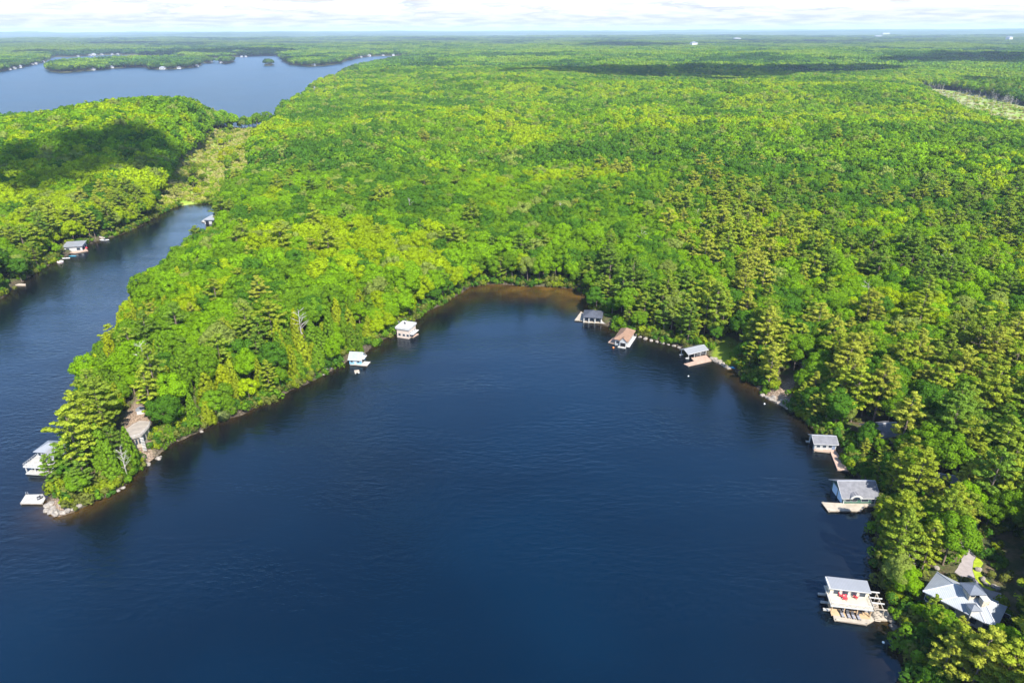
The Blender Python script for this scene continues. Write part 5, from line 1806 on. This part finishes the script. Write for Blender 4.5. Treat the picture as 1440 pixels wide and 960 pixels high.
# --- landmarks for the labels
LM = [('the roof deck boathouse', (1200, 845)), ('the metal roofed house', (1360, 835)), ('the driveway', (1375, 770)), ('the green boathouse', (1200, 692)), ('the cottage in the pines', (1322, 664)),
      ('the white L-dock boathouse', (1160, 627)), ('the upper hidden cottage', (1246, 595)), ('the rocky clearing', (1100, 553)), ('the pale roofed cabin', (1152, 512)), ('the small lawn', (1015, 495)),
      ('the open posted boathouse', (978, 497)), ('the shore path', (930, 478)), ('the brown roofed boathouse', (880, 472)), ('the black roofed boathouse', (835, 445)), ('the brown shallows', (750, 404)),
      ('the flat topped boathouse', (568, 460)), ('the blue boathouse', (500, 503)), ('the small pink beach', (458, 520)), ('the leaning shore tree', (328, 580)), ('the terrace cottage', (195, 605)),
      ('the tip boathouse', (65, 635)), ('the square tip dock', (75, 705)), ('the white channel boathouse', (105, 348)), ('the narrow channel dock', (25, 400)), ('the far channel boathouse', (296, 308)),
      ('the channel mid bank', (215, 400)), ('the channel wide bank', (160, 480)), ('the peninsula crown', (330, 430)), ('the peninsula neck', (450, 390)), ('the wooded corner of the bay', (620, 400)),
      ('the hillside over the bay', (1000, 430)), ('the slope over the pines', (1250, 480)), ('the upper right slope', (1400, 560))]
LM[-1] = ('the high edge of the pine slope', (1400, 560))
LMXY = np.array([GT(*p)[:2] for _, p in LM])
visible = (PXc > -25) & (PXc < 1465) & (PYc < 1010)
psize = hgt / DEP

NAMES = {0: 'broadleaf_tree', 1: 'pine_tree', 2: 'cedar_tree', 3: 'bare_tree'}
WORD = {0: 'leafy tree', 1: 'pine', 2: 'cedar', 3: 'leafless tree'}
CATS = {0: 'tree', 1: 'pine', 2: 'cedar', 3: 'dead tree'}
QM = {0: (crowns(BROAD_Q, 'crown', LEAF), trunk_meshes(BROAD_Q, 'trunk')), 1: (crowns(PINE_Q, 'crown', NEEDLE), trunk_meshes(PINE_Q, 'trunk')),
      2: (crowns(CEDAR_Q, 'crown', NEEDLE), trunk_meshes(CEDAR_Q, 'trunk'))}
MAXN = {0: 300, 1: 300, 2: 250, 3: 60}
single = np.zeros(n, bool)
LABELS = {}


def place_tree(kd, x, y, z, sz, wd, r, col, label, group, mi=None):
    root = bpy.data.objects.new(NAMES[kd], None); COL.objects.link(root)
    root.location = (x, y, z); root.rotation_euler.z = r; root.scale = (sz * wd, sz * wd, sz)
    tag(root, label, CATS[kd], group)
    if kd == 3:
        q = bpy.data.objects.new('bare_branches', DEADM[mi % len(DEADM)]); COL.objects.link(q); q.parent = root
        return root
    cm, tm = QM[kd]
    mi %= len(cm)
    q = bpy.data.objects.new('crown', cm[mi]); COL.objects.link(q); q.parent = root; q['leafcol'] = [float(v) for v in col]
    q = bpy.data.objects.new('trunk', tm[mi]); COL.objects.link(q); q.parent = root
    return root


MI = rng.integers(0, 60, n)
for kd in (0, 1, 2, 3):
    i = np.nonzero((kind == kd) & visible & (tier == 0))[0]
    i = i[np.argsort(-psize[i])][:MAXN[kd]]
    single[i] = True
    for q in i:
        d2 = (LMXY[:, 0] - X[q]) ** 2 + (LMXY[:, 1] - Y[q]) ** 2
        j = int(np.argmin(d2)); dd = math.sqrt(d2[j])
        rl = Y[q] - LMXY[j, 1]; rx = X[q] - LMXY[j, 0]
        if abs(rl) > abs(rx): rel = 'behind' if rl > 0 else 'in front of'
        else: rel = 'beside'
        if dd > 45: rel = 'well behind' if rel == 'behind' else 'away from'
        sz = 'tall' if size[q] > 1.07 else ('small' if size[q] < 0.8 else '')
        where = 'at the waterline' if s[q] < 6 else ('near the water' if s[q] < 16 else ('inland' if s[q] < 35 else 'deep inland'))
        tn = TONES[kd][tone[q]][0]
        lab = ('%s %s %s %s %s %s' % (sz, tn, WORD[kd], where, rel, LM[j][0])).strip()
        LABELS.setdefault((kd, lab), []).append((q, LM[j][0]))
SHAPES = {0: ('low', 'full'), 1: ('slim', 'spreading'), 2: ('narrow', 'stout'), 3: ('thin', 'wide')}
for (kd, lab), lst in LABELS.items():
    for q, lm in lst:
        L = lab
        if len(lab.split()) > 16: L = lab = lab.replace('away from', 'off').replace('well behind', 'behind')
        if len(lst) > 1 and len(lab.split()) < 16:
            wq = [wid[a] for a, _ in lst]
            if wid[q] == max(wq): L = 'broadest ' + lab
            elif wid[q] == min(wq) and len(lst) > 2: L = 'narrowest ' + lab
        if len(L.split()) > 16: L = L.replace('away from', 'off').replace('well behind', 'behind').replace(' just', '')
        if len(L.split()) > 16: L = L.replace('leafy tree', 'broadleaf').replace('leafless tree', 'snag')
        place_tree(kd, X[q], Y[q], Z[q] - 0.1, size[q], wid[q], rz[q], lc[q], L, '%ss near %s' % (WORD[kd], lm[4:] if False else lm), int(MI[q]))

rest = ~single


def put(mask, name, label, cat, coll, cnt, zoff=-0.1):
    i = np.nonzero(mask)[0]
    if not len(i): return
    sc = np.stack([size[i] * wid[i], size[i] * wid[i], size[i]], -1)
    scatter(name, label, cat, np.stack([X[i], Y[i], Z[i] + zoff], -1), rz[i], sc, MI[i] % cnt, lc[i], coll)


cq = {0: proto_collection('broadleaf_shape', wholes(BROAD_Q, 'broadleaf_shape', LEAF)), 1: proto_collection('pine_shape', wholes(PINE_Q, 'pine_shape', NEEDLE)),
      2: proto_collection('cedar_shape', wholes(CEDAR_Q, 'cedar_shape', NEEDLE)), 3: proto_collection('bare_shape', DEADM)}
cm = {0: proto_collection('broadleaf_mid', wholes(BROAD_M, 'broadleaf_mid', LEAF)), 1: proto_collection('pine_mid', wholes(PINE_M, 'pine_mid', NEEDLE)),
      2: proto_collection('cedar_mid', wholes(CEDAR_M, 'cedar_mid', NEEDLE))}
# one object per kind: near and middle growth share it through one combined collection
allc = {}
for kd, lists, mat in ((0, (BROAD_Q, BROAD_M), LEAF), (1, (PINE_Q, PINE_M), NEEDLE), (2, (CEDAR_Q, CEDAR_M), NEEDLE)):
    ms = wholes(lists[0], 'shape', mat) + wholes(lists[1], 'shape', mat)
    allc[kd] = (proto_collection(NAMES[kd] + '_shape', ms), len(lists[0]), len(lists[1]))
for kd, nm, lab, cat in ((0, 'broadleaf_forest', 'unbroken bright green broadleaf forest covering the hills beyond the bay', 'forest'),
                         (1, 'pine_forest', 'olive pines scattered through the forest behind the shore rows', 'pine forest'),
                         (2, 'cedar_forest', 'yellow-green cedars filling in behind the peninsula shore', 'cedar wood')):
    i = np.nonzero(rest & (kind == kd))[0]
    coll, nq, nm_ = allc[kd]
    idx = np.where(tier[i] == 0, MI[i] % nq, nq + MI[i] % nm_)
    sc = np.stack([size[i] * wid[i], size[i] * wid[i], size[i]], -1)
    mids = tier[i] == 1
    sc[mids] *= 1.12
    scatter(nm, lab, cat, np.stack([X[i], Y[i], Z[i] - 0.1], -1), rz[i], sc, idx, lc[i], coll)
i = np.nonzero(rest & (kind == 3))[0]
if len(i):
    scatter('bare_trees_in_the_forest'.replace('trees_in_the_forest', 'wood'), 'grey leafless trunks scattered through the distant forest', 'dead wood', np.stack([X[i], Y[i], Z[i]], -1), rz[i],
            np.stack([size[i]] * 3, -1) * 0.8, MI[i] % 3, lc[i], cq[3])

# --- distant forest: clumps of low crowns
def clump_mesh(seed, N=20, S=46.0):
    rs = np.random.default_rng(seed)
    P = []; VN = []
    g = int(math.sqrt(N)) + 1
    for a in range(g):
        for b_ in range(g):
            c = np.array([(a + 0.5) / g - 0.5 + rs.uniform(-0.08, 0.08), (b_ + 0.5) / g - 0.5 + rs.uniform(-0.08, 0.08), 0]) * S
            H = rs.uniform(11, 18); c[2] = H - 5
            R = rs.uniform(4.6, 6.6)
            d = unit(rs.normal(size=(44, 3)) + [0, 0, 0.35])
            C = c + d * [R, R, 5.5] * rs.uniform(0.8, 1.05, (44, 1))
            nn = unit(d + rs.normal(size=d.shape) * 0.3)
            P.append(leaf_quads(C, nn, 3.6, rs, 1.1)); VN.append(np.repeat(unit(nn * 0.5 + d), 4, 0))
    return foliage_mesh('clump_shape', np.concatenate(P), np.concatenate(VN), LEAF)


fx, fy = candidates(MID_R - 15, FAR_R, 40.0, AM)
fs = shore(fx, fy)
k = fs > 16
for Bx, By, Br in FT[np.hypot(FT[:, 0], FT[:, 1]) > 1000]:
    k &= (fx - Bx) ** 2 + (fy - By) ** 2 > (Br + 22) ** 2
fx, fy, fs = fx[k], fy[k], fs[k]
fz = height(fx, fy, fs)
nf = len(fx)
pv = fbm(fx / 420, fy / 420, 81, 4) + rng.uniform(-0.13, 0.13, nf)
fc = np.zeros((nf, 3))
fc[:] = (0.105, 0.205, 0.012)
fc[pv > 0.55] = (0.160, 0.250, 0.014)
fc[pv < 0.43] = (0.065, 0.145, 0.016)
fc[pv < 0.33] = (0.040, 0.098, 0.022)
fc *= rng.uniform(0.80, 1.15, (nf, 1)) * (1 - 0.35 * sstep(3000, 8000, np.hypot(fx, fy)))[:, None]   # tone of distance under the haze, darkened into the leaf colour
clc = proto_collection('clump_shape', [clump_mesh(s_) for s_ in range(4)])
fsz = rng.uniform(0.92, 1.1, nf)
scatter('distant_forest', 'hazy blue-green forest rolling away to the horizon', 'forest', np.stack([fx, fy, fz - 0.5], -1), rng.integers(0, 4, nf) * PI / 2 + rng.uniform(-.2, .2, nf),
        np.stack([fsz, fsz, fsz * rng.uniform(0.8, 1.25, nf)], -1), rng.integers(0, 4, nf), fc, clc)
# trees at the far shores and on the islets
ex, ey = candidates(MID_R - 10, 4200, 10.0, AM)
es = shore(ex, ey)
k = (es > 1.5) & (es < 20)
ex, ey, es = ex[k], ey[k], es[k]
k = np.ones(len(ex), bool)
for Bx, By, Br in FT[np.hypot(FT[:, 0], FT[:, 1]) > 1000]:
    k &= (ex - Bx) ** 2 + (ey - By) ** 2 > (Br) ** 2
ex, ey, es = ex[k], ey[k], es[k]
ne = len(ex)
if ne:
    ez = height(ex, ey, es)
    ec = np.where(rng.random((ne, 1)) < 0.35, np.array([[0.035, 0.085, 0.02]]), np.array([[0.085, 0.15, 0.018]])) * rng.uniform(0.85, 1.15, (ne, 1))
    esz = rng.uniform(0.85, 1.25, ne)
    scatter('shoreline_forest', 'fringe of trees along the islands and shores of the upper lake', 'forest', np.stack([ex, ey, ez], -1), rng.uniform(0, 6.28, ne), np.stack([esz * 1.15, esz * 1.15, esz], -1),
            np.where(rng.random(ne) < 0.3, allc[0][1], allc[0][1] + 1) + rng.integers(0, 3, ne), ec, allc[0][0])

# --- undergrowth: shrubs at the waterline, on the marsh and under the trees
SHR = proto_collection('shrub_shape', [shrub_mesh(s_) for s_ in range(4)])
sx, sy = candidates(60, 620, 2.0, math.radians(56))
ss = shore(sx, sy)
k = ((ss > -0.3) & (ss < 6) & (rng.random(len(sx)) < 0.85)) | ((ss > 5) & (ss < 900) & (rng.random(len(sx)) < 0.06)) | ((sd1(CLEAR_HOME[0], sx, sy) < 4) & (rng.random(len(sx)) < 0.30))
sx, sy, ss = sx[k], sy[k], ss[k]
k = np.ones(len(sx), bool)
for P in CLEAR_ROCK + CLEAR_LAWN:
    k &= sd1(P, sx, sy) > (-0.5)
for fx_, fy_, fr_ in nearF:
    if math.hypot(fx_, fy_) < 900: k &= (sx - fx_) ** 2 + (sy - fy_) ** 2 > (fr_ * 0.8) ** 2
sx, sy, ss = sx[k], sy[k], ss[k]
sz_ = height(sx, sy, ss)
spx, spy, sdp = PXY(sx, sy, sz_ + 1)
k = np.ones(len(sx), bool); sdh = np.hypot(sx, sy)
for kx, ky, kd in KEEP:
    k &= ~((sdh < kd + 1) & (np.hypot(spx - kx, spy - ky) < 2.7 * FPX / sdp))
sx, sy, ss, sz_ = sx[k], sy[k], ss[k], sz_[k]
ns = len(sx)
scol = np.array([(0.10, 0.19, 0.012), (0.17, 0.22, 0.012), (0.05, 0.12, 0.014), (0.13, 0.15, 0.03)])[rng.integers(0, 4, ns)] * rng.uniform(0.85, 1.15, (ns, 1))
ssc = rng.uniform(0.7, 1.7, ns)
scatter('undergrowth', 'low leafy undergrowth along the water edge and between the trunks', 'undergrowth', np.stack([sx, sy, sz_ - 0.2], -1), rng.uniform(0, 6.28, ns), np.stack([ssc] * 3, -1), rng.integers(0, 4, ns), scol, SHR)
# marsh brush
qx, qy = candidates(430, 1900, 4.2, AM)
a1 = sd1(MARSH_1, qx, qy); a2 = sd1(MARSH_2, qx, qy); as_ = shore(qx, qy)
dens = fbm(qx / 22, qy / 22, 91, 2)
k = (as_ > 1) & (((a1 < 3) & (rng.random(len(qx)) < 0.45 + 1.1 * (dens - 0.35))) | ((a2 < 0) & (rng.random(len(qx)) < 0.10)))
qx, qy, as_, a1 = qx[k], qy[k], as_[k], a1[k]
nq = len(qx)
qc = np.array([(0.24, 0.31, 0.02), (0.31, 0.31, 0.07), (0.18, 0.27, 0.02), (0.33, 0.32, 0.11)])[rng.integers(0, 4, nq)]
qs = rng.uniform(0.8, 2.2, nq)
scatter('marsh_brush', 'pale yellow-green brush and reeds covering the marsh', 'marsh brush', np.stack([qx, qy, height(qx, qy, as_) - 0.2], -1), rng.uniform(0, 6.28, nq), np.stack([qs, qs, qs * 0.9], -1), rng.integers(0, 4, nq), qc, SHR)
# grey drowned trunks of the far marsh
qx, qy = candidates(900, 2200, 9.0, AM)
a2 = sd1(MARSH_2, qx, qy)
k = (a2 < 8) & (rng.random(len(qx)) < 0.30 * sstep(0.35, 0.6, fbm(qx / 60, qy / 60, 95, 2)) * sstep(-75, 0, a2) + 0.02)
qx, qy = qx[k], qy[k]; nq = len(qx)
if nq:
    qs = rng.uniform(0.6, 1.0, nq)
    scatter('drowned_wood', 'grey drowned trunks standing in the far marsh', 'dead wood', np.stack([qx, qy, height(qx, qy)], -1), rng.uniform(0, 6.28, nq), np.stack([qs] * 3, -1), rng.integers(0, 3, nq), np.full((nq, 3), 0.3), cq[3])

# --- the leaning tree over the water and a few named bare ones
x, y, z = GT(316, 585)
r = place_tree(2, x, y, z, 0.75, 0.8, 0.0, (0.17, 0.21, 0.06), 'pale cedar leaning far out over the water on the peninsula bank', None, 1)
r.rotation_euler = (0.95, 0.35, 0.0)
for u, v, sc_, lab in ((212, 540, 0.95, 'grey bare conifer standing among green crowns on the peninsula'), (900, 368, 1.15, 'tall pale bare tree above the black roofed boathouse'), (888, 372, 0.9, 'shorter pale bare tree beside the tall bare one'),
                       (180, 672, 0.7, 'twisted pale bare tree leaning by the tip of the peninsula'), (125, 650, 0.95, 'grey bare tree rising between the pines of the tip')):
    x, y, z = GT(u, v)
    place_tree(3, x, y, z, sc_, 1.0, u * 0.1, (0, 0, 0), lab, None, int(u))


# ------------------------------------------------------------------ sun, sky, clouds, air, camera
ld = bpy.data.lights.new('sun', 'SUN')
ld.energy = 5.0; ld.angle = math.radians(0.53); ld.color = (1.0, 0.955, 0.86)
lo = bpy.data.objects.new('sun', ld); COL.objects.link(lo)
lo.location = (0, 0, 400)
lo.rotation_euler = Vector(SUN_DIR).to_track_quat('Z', 'Y').to_euler()

w = bpy.data.worlds.new('World'); SC.world = w; w.use_nodes = True
t = w.node_tree; t.nodes.clear()
wo = t.nodes.new('ShaderNodeOutputWorld'); bg = t.nodes.new('ShaderNodeBackground')
sky = t.nodes.new('ShaderNodeTexSky'); sky.sky_type = 'NISHITA'; sky.sun_disc = False
sky.sun_elevation = SUN_EL; sky.sun_rotation = SUN_AZ; sky.altitude = 900; sky.air_density = 1.0; sky.dust_density = 0.25; sky.ozone_density = 2.6
tc = t.nodes.new('ShaderNodeTexCoord')
sep = t.nodes.new('ShaderNodeSeparateXYZ'); t.links.new(tc.outputs['Generated'], sep.inputs[0])


def mnode(op, a, b=None, clamp=False):
    x = t.nodes.new('ShaderNodeMath'); x.operation = op; x.use_clamp = clamp
    for i, v in enumerate((a, b)):
        if v is None: continue
        if isinstance(v, (int, float)): x.inputs[i].default_value = v
        else: t.links.new(v, x.inputs[i])
    return x.outputs[0]


def mrange(v, a, b, c=0.0, d=1.0):
    x = t.nodes.new('ShaderNodeMapRange'); x.interpolation_type = 'SMOOTHSTEP'
    t.links.new(v, x.inputs[0])
    for i, q in enumerate((a, b, c, d)): x.inputs[1 + i].default_value = q
    return x.outputs[0]


zz = mnode('ADD', mnode('MAXIMUM', sep.outputs[2], 0.0), 0.09)
cx = t.nodes.new('ShaderNodeCombineXYZ')
t.links.new(mnode('DIVIDE', sep.outputs[0], zz), cx.inputs[0]); t.links.new(mnode('DIVIDE', sep.outputs[1], zz), cx.inputs[1])
nz = t.nodes.new('ShaderNodeTexNoise'); nz.inputs['Scale'].default_value = 1.5; nz.inputs['Detail'].default_value = 7; nz.inputs['Roughness'].default_value = 0.58
t.links.new(cx.outputs[0], nz.inputs['Vector'])
low = mrange(sep.outputs[2], 0.04, 0.075, 1.0, 0.0)
cov = mnode('MULTIPLY', mnode('MAXIMUM', mrange(nz.outputs['Fac'], 0.36, 0.56), mrange(sep.outputs[2], 0.012, 0.04, 1.0, 0.6)), low)
nz2 = t.nodes.new('ShaderNodeTexNoise'); nz2.inputs['Scale'].default_value = 3.0; nz2.inputs['Detail'].default_value = 6
t.links.new(cx.outputs[0], nz2.inputs['Vector'])
shade = mrange(nz2.outputs['Fac'], 0.35, 0.68)
ccol = t.nodes.new('ShaderNodeMix'); ccol.data_type = 'RGBA'
t.links.new(shade, ccol.inputs[0]); ccol.inputs[6].default_value = (1.75, 1.88, 2.1, 1); ccol.inputs[7].default_value = (2.55, 2.57, 2.6, 1)
mx_ = t.nodes.new('ShaderNodeMix'); mx_.data_type = 'RGBA'
t.links.new(cov, mx_.inputs[0]); t.links.new(sky.outputs[0], mx_.inputs[6]); t.links.new(ccol.outputs[2], mx_.inputs[7])
t.links.new(mx_.outputs[2], bg.inputs[0]); bg.inputs[1].default_value = 0.15
t.links.new(bg.outputs[0], wo.inputs[0])

# drifting clouds above the scene: their shadows lie on the woods
CLOUDM = surf('cloud_white', (0.85, 0.85, 0.86), 0.03, 0.01, 1.0, 0.0)


def cloud(px, py, rx, ry, seed, alt=1500.0, rot=0.0):
    x, y, z = GT(px, py)
    k = (alt - z) / SUN_DIR[2]
    c = np.array([x, y, z]) + SUN_DIR * k
    rs = np.random.default_rng(seed)
    m = MB()
    nb = 34
    for i in range(nb):
        a = rs.uniform(0, 6.28); q = math.sqrt(rs.random()) * (0.8 + 0.25 * math.sin(3 * a + seed))
        r = rs.uniform(0.13, 0.30) * min(rx, ry)
        lx, ly = rx * q * math.cos(a), ry * q * math.sin(a)
        m.blob((lx * math.cos(rot) - ly * math.sin(rot), lx * math.sin(rot) + ly * math.cos(rot), rs.uniform(0, 0.3) * r), (r * 1.3, r, r * 0.5), seed + i, 0.5, 2)
    o = m.build('cloud', CLOUDM, None, True); o.location = tuple(c)
    tag(o, 'white cumulus cloud drifting high above the woods', 'cloud', 'clouds over the woods', 'structure')


for i, (u, v, rx, ry, rot) in enumerate(((75, 240, 128, 80, 0.5), (205, 212, 60, 40, -0.4), (25, 280, 75, 45, 0.2), (930, 105, 430, 300, 0.0), (1090, 106, 380, 280, 0.2), (800, 107, 190, 110, 0.0),
                                         (530, 110, 150, 55, 0.1), (1420, 122, 200, 150, 0.3), (1425, 88, 420, 420, 0.2), (1340, 88, 300, 120, 0.0), (900, 67, 700, 420, 0.0), (330, 74, 520, 420, 0.0),
                                         (410, 86, 130, 160, 0.0), (70, 76, 420, 160, 0.0), (200, 62, 1500, 500, 0.0), (1100, 60, 900, 420, 0.0), (600, 58, 900, 400, 0.0), (20, 120, 300, 60, 0.0))):
    cloud(u, v, rx, ry, 300 + 40 * i, rot=rot)

# haze: one closed box of thin air
bpy.ops.mesh.primitive_cube_add(size=1)
hz = bpy.context.object
hz.name = 'haze'
HZ_TOP = 230.0
hz.scale = (120000, 120000, HZ_TOP + 6); hz.location = (0, 0, (HZ_TOP - 6) / 2)
hm = bpy.data.materials.new('air'); hm.use_nodes = True
ht = hm.node_tree; ht.nodes.clear()
ho = ht.nodes.new('ShaderNodeOutputMaterial'); hv = ht.nodes.new('ShaderNodeVolumePrincipled')
hv.inputs['Color'].default_value = (0.54, 0.66, 0.90, 1)
hv.inputs['Density'].default_value = 4.2e-5
hv.inputs['Anisotropy'].default_value = 0.0
ht.links.new(hv.outputs[0], ho.inputs['Volume'])
hz.data.materials.append(hm)
tag(hz, 'thin blue summer haze over the lakes and woods', 'haze', kind='stuff')

cam = bpy.data.cameras.new('camera'); co = bpy.data.objects.new('camera', cam); COL.objects.link(co)
cam.sensor_width = 36.0; cam.lens = 24.0; cam.clip_start = 0.5; cam.clip_end = 200000
M = Matrix.Identity(4)
for i in range(3):
    M[i][0] = RR[i]; M[i][1] = UU[i]; M[i][2] = -F0[i]
M[2][3] = HC
co.matrix_world = M
SC.camera = co

SC.view_settings.view_transform = 'Standard'; SC.view_settings.look = 'None'
SC.view_settings.exposure = 1.46; SC.view_settings.gamma = 1.0
SC.render.engine = 'CYCLES'
cy = SC.cycles
cy.max_bounces = 8; cy.diffuse_bounces = 3; cy.glossy_bounces = 2; cy.transmission_bounces = 4; cy.volume_bounces = 1; cy.transparent_max_bounces = 8
cy.use_denoising = True
cy.caustics_reflective = False; cy.caustics_refractive = False
